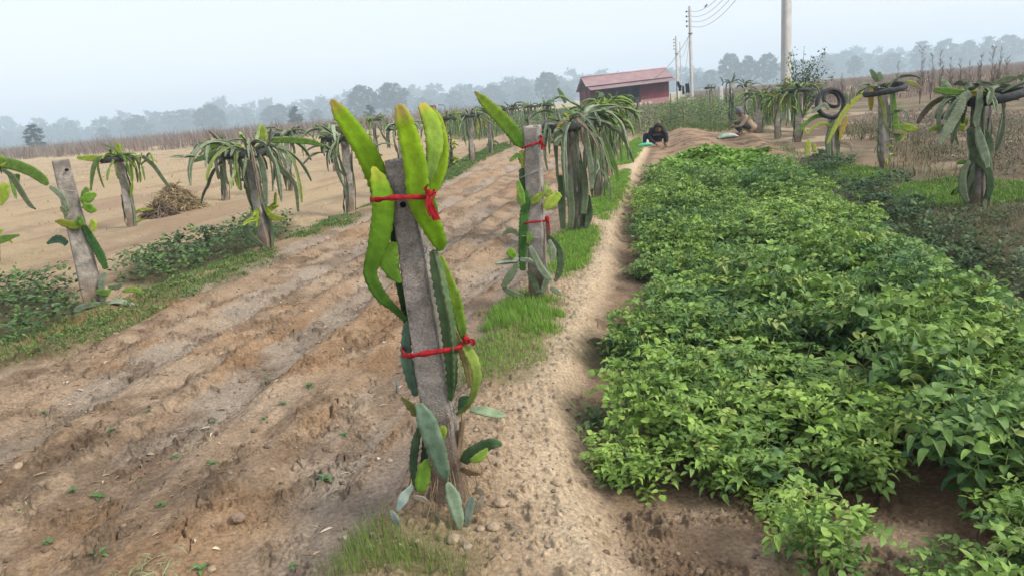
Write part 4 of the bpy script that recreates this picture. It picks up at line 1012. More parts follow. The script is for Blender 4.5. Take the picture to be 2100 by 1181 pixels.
    S([(815, 1046), (828, 1020), (846, 995)], [10, 24, 16], (.20, .25, .22), [-.2, -.17, -.1], seed=21, depth=.12)
    S([(818, 1078), (810, 1062), (802, 1045)], [8, 18, 8], (.22, .26, .22), -.26, seed=22)
    S([(944, 1082), (939, 1055), (930, 1020), (918, 988)], [12, 26, 32, 14], (.20, .27, .17), [-.22, -.20, -.17, -.15], tip=(.24, .32, .20), seed=23, depth=.14)
    S([(956, 1080), (960, 1055), (966, 1030), (970, 1016)], [8, 18, 18, 6], (.18, .23, .18), -.2, seed=24)
    S([(968, 1055), (980, 1038), (992, 1015)], [8, 20, 8], DEAD, -.15, seed=25); S([(972, 1012), (985, 1005), (992, 1020)], [8, 18, 6], DEAD, -.12, seed=26)
    S([(845, 1018), (866, 1022), (885, 1036)], [10, 14, 6], DEAD, -.14, seed=27)
    S([(945, 960), (962, 968), (985, 972)], [12, 14, 6], (.14, .10, .05), -.05, seed=28)
    # woody old trunk stem along the right edge of the post
    wv = MB(); rng = np.random.default_rng(4)
    for q in range(5):
        P = [AT(948 - 14 * (1 - f) * .9 - 6 * q * .4 + 3 * math.sin(f * 9 + q), 1016 - f * (170 - 18 * q), Y - .03 + .012 * q) for f in np.linspace(0, 1, 12)]
        wv.tube(P, np.linspace(.013, .006, 12) * rng.uniform(.7, 1.2, 12), 7)
    wv.build('woody_stem', M['string2'], pl, True)
    # dry root threads at the foot
    rt = MB()
    for q in range(46):
        a = rng.uniform(0, 6.28); L = rng.uniform(.05, .16); p = Vector((b.x + math.cos(a) * .07, b.y + math.sin(a) * .07, b.z + rng.uniform(.02, .22)))
        P = []
        for f in np.linspace(0, 1, 6):
            x = p.x + math.cos(a) * L * f; y = p.y + math.sin(a) * L * f
            P.append((x, y, max(p.z - .18 * f * f + .02 * math.sin(f * 6 + q), H(x, y) + .006)))
        rt.tube(P, .0016, 4)
    rt.build('roots', M['string2'], pl)
    # ties
    ribbon_loop(ellipse_loop(AT(762, 404, Y - .03), AT(892, 397, Y - .03), .10, front=.10), .0085, 'cloth_tie', 'upper red cloth tie knotted round the foreground post and its tall blades', 'cloth tie',
                (tuple(AT(880, 397, Y - .12)), .013),
                [([AT(878, 398, Y - .12), AT(884, 420, Y - .14), AT(896, 452, Y - .14)], [.005, .011, .014]), ([AT(878, 398, Y - .125), AT(876, 420, Y - .15), AT(886, 444, Y - .15)], [.004, .007, .009]),
                 ([AT(878, 396, Y - .12), AT(872, 388, Y - .13), AT(878, 378, Y - .13)], [.005, .006, .003]), ([AT(880, 397, Y - .12), AT(890, 395, Y - .12), AT(892, 398, Y - .12)], [.004, .006, .005])])
    ribbon_loop(ellipse_loop(AT(826, 716, Y + .0), AT(954, 696, Y + .0), .08, front=.105), .0095, 'cloth_tie', 'lower red cloth tie round the foreground post at half its height', 'cloth tie',
                (tuple(AT(956, 697, Y - .06)), .015), [([AT(956, 696, Y - .06), AT(966, 696, Y - .07), AT(972, 708, Y - .07)], [.010, .014, .006])])
    s = MB(); s.tube(ellipse_loop(AT(822, 527, Y), AT(876, 512, Y), .07), .0014, 5); s.tube([AT(876, 512, Y - .06), AT(868, 504, Y - .09), AT(880, 506, Y - .1)], .001, 4)
    o = s.build('string', M['bluestring'], None, True, loc=tuple(b)); tag(o, 'thin blue-grey string tied round the middle of the foreground post', 'string')
    o = MB().tube([AT(812, 775, Y - .05), AT(814, 790, Y - .05), AT(813, 806, Y - .05)], .003, 5).build('string_scrap', M['bluetape'], None, True, loc=tuple(b)); tag(o, 'short blue plastic scrap hanging left of the foreground post', 'string')
def stain(m):
    n = m.node_tree; bs = [q for q in n.nodes if q.type == 'BSDF_PRINCIPLED'][0]; lk = bs.inputs['Base Color'].links[0]; src = lk.from_socket
    tc = n.nodes.new('ShaderNodeTexCoord'); sp = n.nodes.new('ShaderNodeSeparateXYZ'); n.links.new(tc.outputs['Object'], sp.inputs[0]); ns = n.nodes.new('ShaderNodeTexNoise'); ns.inputs['Scale'].default_value = 14; n.links.new(tc.outputs['Object'], ns.inputs['Vector'])
    ad = n.nodes.new('ShaderNodeMath'); ad.operation = 'MULTIPLY_ADD'; ad.inputs[1].default_value = -.45; n.links.new(ns.outputs[0], ad.inputs[0]); n.links.new(sp.outputs[2], ad.inputs[2])
    mr = n.nodes.new('ShaderNodeMapRange'); mr.inputs[1].default_value = .18; mr.inputs[2].default_value = -.10; mr.inputs[3].default_value = 0; mr.inputs[4].default_value = .8; n.links.new(ad.outputs[0], mr.inputs[0])
    mx = n.nodes.new('ShaderNodeMix'); mx.data_type = 'RGBA'; n.links.new(mr.outputs[0], mx.inputs[0]); pn = n.nodes.new('ShaderNodeTexNoise'); pn.inputs['Scale'].default_value = 9; pn.inputs['Detail'].default_value = 5; n.links.new(tc.outputs['Object'], pn.inputs['Vector']); pr = n.nodes.new('ShaderNodeMapRange'); pr.inputs[1].default_value = .38; pr.inputs[2].default_value = .62; pr.inputs[3].default_value = .62; pr.inputs[4].default_value = 1.18; n.links.new(pn.outputs[0], pr.inputs[0]); sc_ = n.nodes.new('ShaderNodeVectorMath'); sc_.operation = 'SCALE'; n.links.new(src, sc_.inputs[0]); n.links.new(pr.outputs[0], sc_.inputs[3]); n.links.new(sc_.outputs[0], mx.inputs[6]); mx.inputs[7].default_value = (.25, .17, .11, 1); n.links.new(mx.outputs[2], bs.inputs['Base Color'])
stain(M['concrete']); stain(M['concrete_pale'])
M['string2'] = mat_simple('woody_bark', (0.27, 0.19, 0.11), .95, .35, 40, .8, 90, col2=(.42, .31, .19), stretch=(1, 1, .2))
M['bluetape'] = mat_simple('blue_plastic', (0.08, 0.20, 0.26), .5, .15, 20)
centre_post()

def second_post():
    b = GG(1105, 608); Y = b.y; t = AT(1092, 262, Y)
    def mm(p): return 1500.0 / ((Vector(p) - Vector((0, 0, EYE))).dot(FWD))
    lab = 'with two small red ties, second in the middle row'
    post = empty('concrete_post', b, 'straight rough concrete post ' + lab, 'concrete post', 'concrete posts of the dragon fruit rows')
    post_mesh(b, t, 34 / mm(b), 31 / mm(t), 71, M['concrete'], post, 'shaft', n=160, k=48, rough=.003, yaw=-.3, burr=.02)
    pl = empty('dragon_fruit_plant', b, 'sparse dragon fruit plant with one long blade reaching up left, on the second post', 'dragon fruit', 'dragon fruit plants')
    def S(px, w, col, dy=0.0, tip=None, **kw):
        P = [AT(x, y, Y + dy) for (x, y) in px]; W = [q / mm(p) for q, p in zip(w, P)]; kw.setdefault('back', (0.05, 1, 0.05)); cactus(P, W, col, pl, tip=tip, **kw)
    S([(1072, 304), (1064, 288), (1045, 262), (1018, 234), (994, 209), (973, 188)], [8, 28, 30, 28, 20, 5], (.09, .22, .025), -.02, tip=(.22, .32, .03), tipcol=(.30, .26, .05), seed=1, depth=.12)
    S([(1071, 330), (1064, 318), (1052, 325), (1045, 332)], [7, 9, 8, 4], MIDG, -.05, seed=2)
    S([(1074, 345), (1072, 325), (1070, 308)], [8, 18, 10], (.26, .27, .04), -.03, seed=3)
    S([(1078, 402), (1074, 375), (1071, 345)], [16, 17, 14], DARKG, -.02, seed=4, depth=.2)
    S([(1072, 555), (1072, 510), (1074, 450), (1079, 410), (1078, 390)], [13, 18, 18, 17, 10], (.06, .15, .035), -.05, seed=5, depth=.2)
    S([(1073, 420), (1068, 395), (1062, 370)], [10, 14, 7], (.17, .31, .05), -.06, seed=6); S([(1072, 422), (1065, 412), (1062, 398)], [6, 10, 5], MIDG, -.07, seed=7)
    S([(1090, 418), (1100, 408), (1114, 396)], [8, 17, 7], (.22, .31, .04), -.09, seed=8); S([(1116, 428), (1130, 415), (1148, 396)], [14, 24, 16], (.32, .42, .06), -.08, seed=9, depth=.06)
    S([(1116, 402), (1122, 395), (1132, 392)], [12, 18, 10], (.30, .40, .06), -.04, seed=10); S([(1117, 400), (1118, 385), (1121, 374)], [6, 9, 3], (.30, .38, .12), -.05, seed=11)
    S([(1064, 534), (1040, 535), (1014, 541)], [14, 16, 5], GREY, -.14, seed=12, back=(0, .4, -1)); S([(1066, 532), (1085, 535), (1105, 545), (1122, 565), (1132, 582)], [10, 14, 15, 14, 8], GREY, -.16, seed=13, back=(0, .7, -1))
    S([(1062, 542), (1046, 566), (1030, 590)], [12, 17, 11], DULL, -.18, seed=14); S([(1031, 590), (1050, 600), (1074, 608)], [9, 13, 9], DULL, -.16, seed=15)
    S([(1066, 482), (1046, 472), (1030, 484)], [8, 12, 5], DULL, -.05, seed=16); S([(1056, 528), (1048, 518), (1046, 508)], [12, 20, 5], (.20, .38, .04), -.15, seed=17)
    S([(1122, 482), (1140, 500), (1150, 525), (1148, 555), (1138, 578)], [7, 13, 15, 14, 7], DARKG, -.08, seed=18, tip=DULL); S([(1126, 492), (1134, 515), (1132, 540)], [8, 14, 8], GREY, -.1, seed=19)
    S([(1086, 505), (1098, 528), (1112, 555), (1130, 575)], [8, 14, 15, 8], GREY, -.2, seed=20); S([(1084, 555), (1094, 575), (1104, 600)], [10, 15, 10], DULL, -.14, seed=21)
    S([(1120, 545), (1120, 575), (1110, 600)], [9, 14, 9], GREY, -.1, seed=22); S([(1128, 590), (1140, 596), (1152, 606)], [8, 12, 5], GREY, -.16, seed=23)
    S([(1082, 500), (1086, 486), (1082, 476)], [8, 14, 6], MIDG, -.08, seed=24); S([(1126, 500), (1124, 470), (1122, 450)], [8, 9, 7], (.18, .07, .05), -.03, seed=25)
    ribbon_loop(ellipse_loop(AT(1070, 303, Y), AT(1110, 290, Y), .07), .008, 'cloth_tie', 'upper of the two red ties on the second post of the middle row', 'cloth tie', (tuple(AT(1110, 291, Y - .07)), .016), [([AT(1110, 290, Y - .07), AT(1109, 281, Y - .07), AT(1108, 277, Y - .07)], [.008, .011, .006]), ([AT(1111, 292, Y - .07), AT(1112, 300, Y - .07), AT(1111, 308, Y - .07)], [.01, .013, .006]), ([AT(1112, 294, Y - .06), AT(1117, 299, Y - .06), AT(1116, 303, Y - .06)], [.006, .009, .004])])
    ribbon_loop(ellipse_loop(AT(1070, 456, Y), AT(1122, 449, Y), .08), .008, 'cloth_tie', 'lower of the two red ties on the second post of the middle row', 'cloth tie', (tuple(AT(1122, 448, Y - .06)), .018), [([AT(1123, 449, Y - .06), AT(1124, 458, Y - .06), AT(1126, 466, Y - .06)], [.008, .010, .005])])
    for k, (y0, y1, nm) in enumerate([(363, 344, 'upper'), (480, 486, 'lower')]):
        s = MB(); s.tube(ellipse_loop(AT(1066, y0, Y), AT(1112, y1, Y), .06), .0022, 5); o = s.build('string', M['string'], None, True, loc=tuple(b)); tag(o, 'thin pale string round the second post of the middle row, the %s one' % nm, 'string')
second_post()

def leaning_post():
    b = GG(197, 632); Y = b.y; t = AT(124, 330, Y)
    def mm(p): return 1500.0 / ((Vector(p) - Vector((0, 0, EYE))).dot(FWD))
    post = empty('concrete_post', b, 'pale bare concrete post leaning left near the left edge, with two bolt holes', 'concrete post', 'concrete posts of the dragon fruit rows')
    post_mesh(b, t, 41 / mm(b), 31 / mm(t), 81, M['concrete_pale'], post, 'shaft', n=90, k=32, rough=.003, yaw=.55, burr=.012)
    for x, y, d in ((118.5, 357, .085), (135, 349, .095)):
        o = MB(); c = AT(x, y, Y - d); th = np.arange(12) * math.pi / 6
        o.add(np.vstack([np.stack([c.x + r * np.cos(th), np.full(12, c.y + yy), c.z + r * np.sin(th) * 1.2], -1) for r, yy in ((.012, .03), (.011, -.002), (.007, .0), (.0001, .004))]), grid_faces(4, 12)); o.build('hole', M['dark'], post, True)  # small black dish, the hole's shade is in its colour
    pl = empty('dragon_fruit_plant', b, 'thin dragon fruit plant with limp grey stems on the leaning pale post', 'dragon fruit', 'dragon fruit plants')
    def S(px, w, col, dy=0.0, tip=None, **kw):
        P = [AT(x, y, Y + dy) for (x, y) in px]; W = [q / mm(p) for q, p in zip(w, P)]; kw.setdefault('back', (0.05, 1, 0.05)); cactus(P, W, col, pl, tip=tip, **kw)
    S([(140, 432), (132, 410), (116, 392), (101, 383)], [9, 13, 13, 8], GREY, -.1, seed=1); S([(138, 442), (130, 430), (124, 424)], [7, 12, 6], (.2, .26, .12), -.12, seed=2)
    S([(172, 458), (150, 462), (130, 457), (112, 454)], [12, 20, 16, 4], (.16, .27, .03), -.12, seed=3, tip=(.30, .30, .04)); S([(138, 500), (120, 490), (96, 500)], [14, 17, 6], (.09, .18, .10), .05, seed=4)
    S([(218, 552), (207, 525), (190, 495), (172, 462)], [12, 20, 20, 12], (.06, .15, .04), -.06, seed=5, depth=.2)
    S([(190, 475), (192, 460), (187, 450)], [8, 16, 6], FRESH, -.1, seed=6); S([(170, 462), (164, 450), (160, 455)], [12, 16, 6], MIDG, -.14, seed=7)
    S([(168, 412), (176, 398), (178, 384)], [10, 18, 8], (.13, .22, .04), -.05, seed=8); S([(166, 415), (182, 405), (198, 398)], [12, 22, 7], (.16, .30, .04), -.07, seed=9); S([(170, 420), (186, 428), (199, 432)], [14, 20, 6], (.17, .32, .04), -.08, seed=10)
    S([(215, 560), (208, 585), (212, 615), (220, 640)], [12, 14, 13, 9], GREY, -.08, seed=11); S([(196, 598), (215, 600), (228, 594)], [8, 16, 6], MIDG, -.12, seed=12)
    S([(212, 628), (235, 618), (262, 622), (285, 636), (303, 650), (312, 656)], [9, 14, 13, 12, 13, 6], GREY, -.2, seed=13, back=(0, .5, -1)); S([(312, 656), (302, 670), (288, 690)], [8, 12, 5], (.30, .33, .27), -.24, seed=14)
    S([(212, 632), (235, 642), (258, 652), (273, 670)], [8, 14, 14, 6], GREY, -.25, seed=15, back=(0, .5, -1)); S([(206, 622), (180, 626), (160, 634), (150, 652)], [8, 12, 13, 6], GREY, -.15, seed=16)
    S([(195, 655), (180, 655), (160, 658)], [8, 12, 5], GREY, -.2, seed=17); S([(250, 598), (275, 594), (296, 602)], [5, 12, 5], (.22, .33, .06), -.15, seed=18); S([(222, 590), (240, 588), (254, 580)], [8, 12, 5], DULL, -.1, seed=19)
    S([(188, 610), (200, 632), (204, 648)], [8, 14, 8], DULL, -.14, seed=20)
    s = MB(); s.tube(ellipse_loop(AT(112, 386, Y), AT(158, 390, Y), .08), .002, 5); o = s.build('string', M['string'], None, True, loc=tuple(b)); tag(o, 'thin pale string round the leaning left post', 'string')
leaning_post()

# ------------------------------------------------------------------ red shed
M['roof'] = mat_simple('faded_red_roofing', (0.42, 0.25, 0.24), .6, .12, 1.2, 0, 40, .3, col2=(.52, .35, .335))
M['redwall'] = mat_simple('red_sheet_wall', (0.12, 0.014, 0.019), .6, .15, 1.5, 0, 40, .3, col2=(.18, .026, .031))
M['fadedwall'] = mat_simple('faded_lower_wall', (0.30, 0.13, 0.12), .8, .2, 2.0, 0, 40, .25, col2=(.34, .22, .19))
M['shade'] = mat_simple('shade_and_timber', (0.05, 0.035, 0.03), .9, .3, 3)  # near-black brown: shade of porch and gable put into colour, also posts
M['pane'] = mat_simple('pale_glass', (0.42, 0.48, 0.56), .15, .15, 2, spec=.7)
M['frame'] = mat_simple('dark_frame', (0.02, 0.022, 0.025), .6, .2, 4)
def shed():
    O = G(1211, 226); O = O.normalized() * 1.0; d = ray(1211, 200); 
    Y0 = 84.0; o = AT(1211, 200, Y0); O = Vector((o.x, Y0, 0.0))
    ang = math.radians(7.0); R_ = np.array([math.cos(ang), math.sin(ang), 0]); D_ = np.array([-math.sin(ang), math.cos(ang), 0]); U_ = np.array([0, 0.0, 1])
    W = 9.35; DP = 5.2; SL = 0.030
    def P(x, y, z): 
        q = np.array(tuple(O)) + R_ * x + D_ * y + U_ * (z + SL * x); return q
    e = empty('shed', O, 'long red metal-sheeted shed with a faded pink two-tier roof at the field end', 'shed')
    def sheet(name, mat, a, b, c, amp=.02, pitch=.16, th=.01, parent=e, nr=2):
        """corrugated sheet: a->b along the waves' spread, a->c along each wave"""
        a, b, c = map(np.array, (a, b, c)); L = np.linalg.norm(b - a); n = max(8, int(L / pitch * 4)); nn = np.cross(b - a, c - a); nn /= np.linalg.norm(nn)
        V = []
        for s_ in (0, 1):
            for r_ in range(nr):
                for i in range(n + 1):
                    f = i / n; V.append(a + (b - a) * f + (c - a) * (r_ / (nr - 1)) + nn * (amp * math.sin(f * L / pitch * 6.283) - s_ * th))
        V = np.array(V); k = n + 1; F = []
        for s_ in (0, 1):
            for r_ in range(nr - 1):
                for i in range(n): q = s_ * nr * k + r_ * k + i; F.append([q, q + 1, q + k + 1, q + k] if s_ == 0 else [q + k, q + k + 1, q + 1, q])
        for i in range(n):
            for r_ in (0, nr - 1): q = r_ * k + i; F.append([q, q + 1, q + nr * k + 1, q + nr * k])
        return mesh_np(name, V, F, M[mat], parent, None, False)
    he = 2.55; hr = 3.95
    sheet('wall', 'redwall', P(5.75, 0, 0.75), P(9.1, 0, .75), P(5.75, 0, he))
    sheet('wall', 'fadedwall', P(5.75, -.03, 0), P(9.1, -.03, 0), P(5.75, -.03, .75))
    sheet('wall', 'redwall', P(0, 0, 0), P(0, DP, 0), P(0, 0, he)); sheet('wall', 'redwall', P(9.1, DP, 0), P(9.1, 0, 0), P(9.1, DP, he))
    sheet('wall', 'redwall', P(0, DP, 0), P(9.1, DP, 0), P(0, DP, he)); sheet('wall', 'redwall', P(0, 0, 0), P(0.55, 0, 0), P(0, 0, he - .05))
    m = MB(); m.box(P(2.8, 1.4, 1.2), (5.8, .08, 2.5), np.column_stack([R_, D_, U_])); m.build('porch_back', M['shade'], e)  # back of the porch, the recess's shade painted into its colour
    for x in (.6, 2.4, 4.5, 5.7): m = MB(); m.box(P(x, .02, 1.25), (.10, .10, 2.55), np.column_stack([R_, D_, U_])); m.build('porch_post', M['shade'], e)
    for x in (0, 9.1):
        V = [P(x, 0, he), P(x, DP, he), P(x, DP / 2, hr), P(x + .05, 0, he), P(x + .05, DP, he), P(x + .05, DP / 2, hr)]
        mesh_np('gable', V, [[0, 1, 2], [3, 5, 4]], M['shade'] if x == 0 else M['redwall'], e, None, False)  # left gable coloured as shaded, right one plain red
    ym = .75
    sheet('roof', 'roof', P(-.35, .45, he + .34), P(9.75, .45, he + .34), P(-.35, DP / 2, hr)); sheet('roof', 'roof', P(9.75, DP + .3, he - .15), P(-.35, DP + .3, he - .15), P(9.75, DP / 2, hr))
    sheet('awning', 'roof', P(-.15, -.85, he - .12), P(9.85, -.85, he - .12), P(-.15, .62, he + .27))
    m = MB(); m.tube([P(-.35, DP / 2, hr + .03), P(9.75, DP / 2, hr + .03)], .07, 8); m.build('ridge_cap', M['roof'], e, True)
    m = MB(); m.tube([P(-.3, .46, he + .28), P(9.7, .46, he + .28)], .05, 6); m.build('fascia', M['shade'], e)
    Rm = np.column_stack([R_, D_, U_]); dr = MB(); dr.box(P(5.2, -.06, .55), (.82, .05, 1.1), Rm); dr = dr.build('door', M['frame'], e)
    m = MB(); m.box(P(5.2, -.04, 1.72), (.80, .03, 1.22), Rm); m.build('pane', M['pane'], dr, loc=None)
    m = MB()
    for x in (4.79, 5.2, 5.61): m.box(P(x, -.08, 1.72), (.05, .06, 1.3), Rm)
    m.box(P(5.2, -.08, 1.1), (.9, .064, .06), Rm); m.box(P(5.2, -.08, 2.37), (.9, .064, .06), Rm); m.build('door_frame', M['frame'], dr)
    # firewood / rubble at the door
    rng = np.random.default_rng(2)
    for i in range(7):
        p = P(4.2 + i * .35, -1.4 - rng.random(), .25); o = MB(); th = np.linspace(0, 6.283, 12, endpoint=False)
        o.tube([p + R_ * -.1, p + R_ * .1], [.28, .27], 12); ob = o.build('cement_ring', M['stone'], None, True, loc=tuple(p)); tag(ob, 'grey round-ended block lying in a row before the shed door', 'block', 'round blocks before the shed door')
shed()
def sign():
    Y = 95; a = AT(880, 217, Y); b = AT(896, 233, Y)
    e = empty('sign_board', Vector(((a.x + b.x) / 2, Y, 0)), 'small red sign board behind the left row, left of a bent pipe', 'sign'); s = MB(); s.box(((a.x + b.x) / 2, Y, (a.z + b.z) / 2), (abs(b.x - a.x), .06, abs(a.z - b.z))); s.build('board', M['redwall'], e)
    s = MB(); s.box(((a.x + b.x) / 2, Y + .05, b.z / 2), (.08, .05, b.z)); s.build('leg', M['frame'], e)
    c = AT(898, 216, Y); d = AT(911, 216, Y); o = MB().tube([c, d, (d.x + .05, Y, d.z - .3), (d.x + .1, Y, 0)], .045, 6).build('bent_pipe', M['frame'], None, loc=(d.x, Y, 0)); tag(o, 'thin dark pipe with a bent-over top right of the red sign', 'pipe')
sign()

# ------------------------------------------------------------------ electric poles, wires
def pole(px, Yd, top, w0, w1, label, ins=True):
    b = AT(px, HOR(px), Yd); b.z = 0
    e = empty('electric_pole', b, label, 'electric pole'); m = MB()
    P = [(b.x, b.y, -.3), (b.x, b.y, top)]; 
    V = []
    for z, w in ((-.3, w0), (top, w1), (top + .01, w1 * .9)):
        V += [[b.x - w / 2, b.y - w * .35, z], [b.x + w / 2, b.y - w * .35, z], [b.x + w / 2, b.y + w * .35, z], [b.x - w / 2, b.y + w * .35, z]]
    V += [[b.x, b.y, top + .01]] * 4
    m.add(V, grid_faces(4, 4)); m.build('shaft', M['pole'], e)
    if ins:
        for k in range(4):
            z = top - .45 - k * .42; m = MB(); m.tube([(b.x - w1 / 2 - .02, b.y, z), (b.x - w1 / 2 - .16, b.y, z)], [.02, .02], 6); V = [(b.x - w1 / 2 - .2, b.y, z - .08), (b.x - w1 / 2 - .2, b.y, z - .03), (b.x - w1 / 2 - .2, b.y, z + .03), (b.x - w1 / 2 - .2, b.y, z + .08)]
            m.tube(V, [.05, .075, .075, .05], 8); m.build('insulator', M['frame'], e)
        m = MB(); m.box((b.x, b.y, top - 2.35), (w1 + .12, w1 + .1, .09)); m.build('collar', M['wire'], e)
    return b
PB = pole(1418.5, 70, 8.9, .30, .22, 'tall pale concrete electric pole beside the clothes line')
PC = pole(1389.5, 106, 8.9, .36, .26, 'farther pale electric pole between the shed and the tall one')
PD = pole(1397, 125, 9.2, .16, .14, 'thinnest dark electric pole, farthest behind the shed end', False)
PA = pole(1612, 32, 9.2, .37, .31, 'nearest thick concrete electric pole cut by the top of the picture', False)
def wire(a, b, sag, r, label, n=30):
    a = Vector(a); b = Vector(b); P = []
    for i in range(n + 1):
        f = i / n; p = a.lerp(b, f); p.z -= sag * 4 * f * (1 - f); P.append(tuple(p))
    o = MB().tube(P, r, 5).build('power_line', M['cable'], None, True, loc=tuple(a)); tag(o, label, 'wire'); return P
for k, (dz, nm) in enumerate([(0, 'topmost'), (.42, 'second'), (.84, 'third'), (1.26, 'lowest')]):
    PW = wire((PB.x + .1, PB.y, 8.45 - dz), (PA.x - .15, PA.y, 8.9 - dz), 1.3, .016, nm + ' of the four wires running from the tall pole up out of the picture')
    if k == 0: PW0 = PW
wire((PB.x - .1, PB.y, 6.4), tuple(AT(1315, 170, 83.5)), 1.0, .022, 'service wire sloping from the tall pole down to the shed roof')
wire((PB.x - .1, PB.y, 6.6), (PC.x, PC.y, 7.2), 1.6, .018, 'upper slack wire between the tall pole and the farther pole')
wire((PB.x - .1, PB.y, 6.2), (PD.x, PD.y, 6.0), 2.2, .018, 'lower slack wire from the tall pole to the thinnest pole')
def bird():
    p = min(PW0, key=lambda q: abs((1050 + FPX * (Vector(q) - Vector((0, 0, EYE))).dot(RGT) / (Vector(q) - Vector((0, 0, EYE))).dot(FWD)) - 1447)); x, y, z = p; m = MB()
    m.tube([(x - .16, y, z + .02), (x - .07, y, z + .08), (x, y, z + .13), (x + .05, y, z + .2), (x + .08, y, z + .235), (x + .14, y, z + .23)], [.012, .035, .06, .045, .038, .006], 8)
    o = m.build('bird', M['frame'], None, True, loc=p); tag(o, 'small black bird perched on the topmost wire near the tall pole', 'bird')
    m = MB(); m.tube([(x, y - .01, z + .09), (x, y - .01, z)], .006, 4); m.build('leg', M['frame'], o)
bird()

def clothes_line():
    Y = 60; a = AT(1388, 168, Y); b = AT(1418, 160, Y)
    e = empty('clothes_line', (a.x, Y, 0), 'sagging clothes line between a thin stick and the tall pole', 'clothes line')
    m = MB(); m.tube([(a.x, Y, 0), tuple(a)], .035, 6); m.build('line_post', M['frame'], e)
    mid = AT(1402, 178, Y); m = MB(); m.tube([tuple(a), tuple(AT(1394, 174, Y)), tuple(mid), tuple(AT(1411, 172, Y)), tuple(b), (PB.x - .12, PB.y, 3.2)], .012, 4); m.build('rope', M['frame'], e)
    rng = np.random.default_rng(3)
    for k, (x0, y0, x1, y1, w_, lab) in enumerate([(1390, 168, 1396, 187, 5, 'dark wrinkled shirt at the left of the clothes line'), (1396, 176, 1394, 186, 4, 'small dark cloth second on the clothes line'), (1401, 177, 1402, 194, 3.5, 'narrow dark cloth hanging at the sag of the clothes line'), (1409, 172, 1411, 191, 6, 'black trousers at the right of the clothes line')]):
        p = AT(x0, y0, Y); q = AT(x1, y1, Y); V = []; n = 9; wd = w_ / 24.0
        for i in range(n):
            f = i / (n - 1)
            for j in range(8):
                g = j / 7 - .5; V.append([p.x + (q.x - p.x) * f + g * wd * 1.2, Y + .05 * math.sin(g * 14 + k) * f + .02, p.z + (q.z - p.z) * f + .05 * math.sin(g * 9 + k)])
        V2 = np.array(V) + [0, .02, 0]; F = grid_faces(n, 8, False); o = mesh_np('hanging_clothes', np.vstack([V, V2]), np.vstack([F, F[:, ::-1] + len(V)]), M['cloth_dark'], None, None, True, loc=tuple(p)); tag(o, lab, 'laundry')
M['cloth_dark'] = mat_simple('dark_cloth', (0.015, 0.017, 0.024), .9, .3, 8)
clothes_line()

# ------------------------------------------------------------------ people
M['skin'] = mat_simple('skin', (0.20, 0.105, 0.065), .55, .1, 12)
M['hair'] = mat_simple('hair', (0.014, 0.010, 0.009), .6, .3, 40)
M['black_cloth'] = mat_simple('black_cloth', (0.018, 0.016, 0.018), .9, .25, 20)
M['navy'] = mat_simple('navy_cloth', (0.018, 0.024, 0.055), .9, .25, 20)
M['brown_coat'] = mat_simple('brown_coat', (0.25, 0.185, 0.13), 1.0, .35, 9, 1, 22, .05, col2=(.42, .33, .24))
M['grey_hood'] = mat_simple('grey_hood', (0.15, 0.15, 0.17), .95, .2, 20)
M['charcoal'] = mat_simple('charcoal_cloth', (0.05, 0.045, 0.045), .95, .2, 20)
def skin_obj(name, verts, edges, radii, mat, parent, root=0, sub=2):
    me = bpy.data.meshes.new(name); me.from_pydata([tuple(v) for v in verts], edges, []); o = bpy.data.objects.new(name, me); COL.objects.link(o); o.parent = parent
    sk = o.modifiers.new('skin', 'SKIN'); 
    if not me.skin_vertices: 
        pass
    for i, r in enumerate(radii):
        sv = me.skin_vertices[0].data[i] if me.skin_vertices else None
        if sv: sv.radius = (r, r) if np.isscalar(r) else r; sv.use_root = (i == root)
    sk.use_smooth_shade = True
    ss = o.modifiers.new('sub', 'SUBSURF'); ss.levels = sub; ss.render_levels = sub
    me.materials.append(mat); return o
def skin_mesh(name, verts, edges, radii, mat, parent, sub=1):
    me = bpy.data.meshes.new(name); me.from_pydata([tuple(v) for v in verts], edges, [])
    bm = bmesh.new(); bm.from_mesh(me); lay = bm.verts.layers.skin.verify()
    for i, v in enumerate(bm.verts):
        r = radii[i]; v[lay].radius = (r, r) if np.isscalar(r) else r; v[lay].use_root = (i == 0)
    bm.to_mesh(me); bm.free()
    o = bpy.data.objects.new(name, me); COL.objects.link(o); o.parent = parent
    sk = o.modifiers.new('skin', 'SKIN'); sk.use_smooth_shade = True
    ss = o.modifiers.new('sub', 'SUBSURF'); ss.levels = sub; ss.render_levels = sub
    me.materials.append(mat); return o
import bmesh
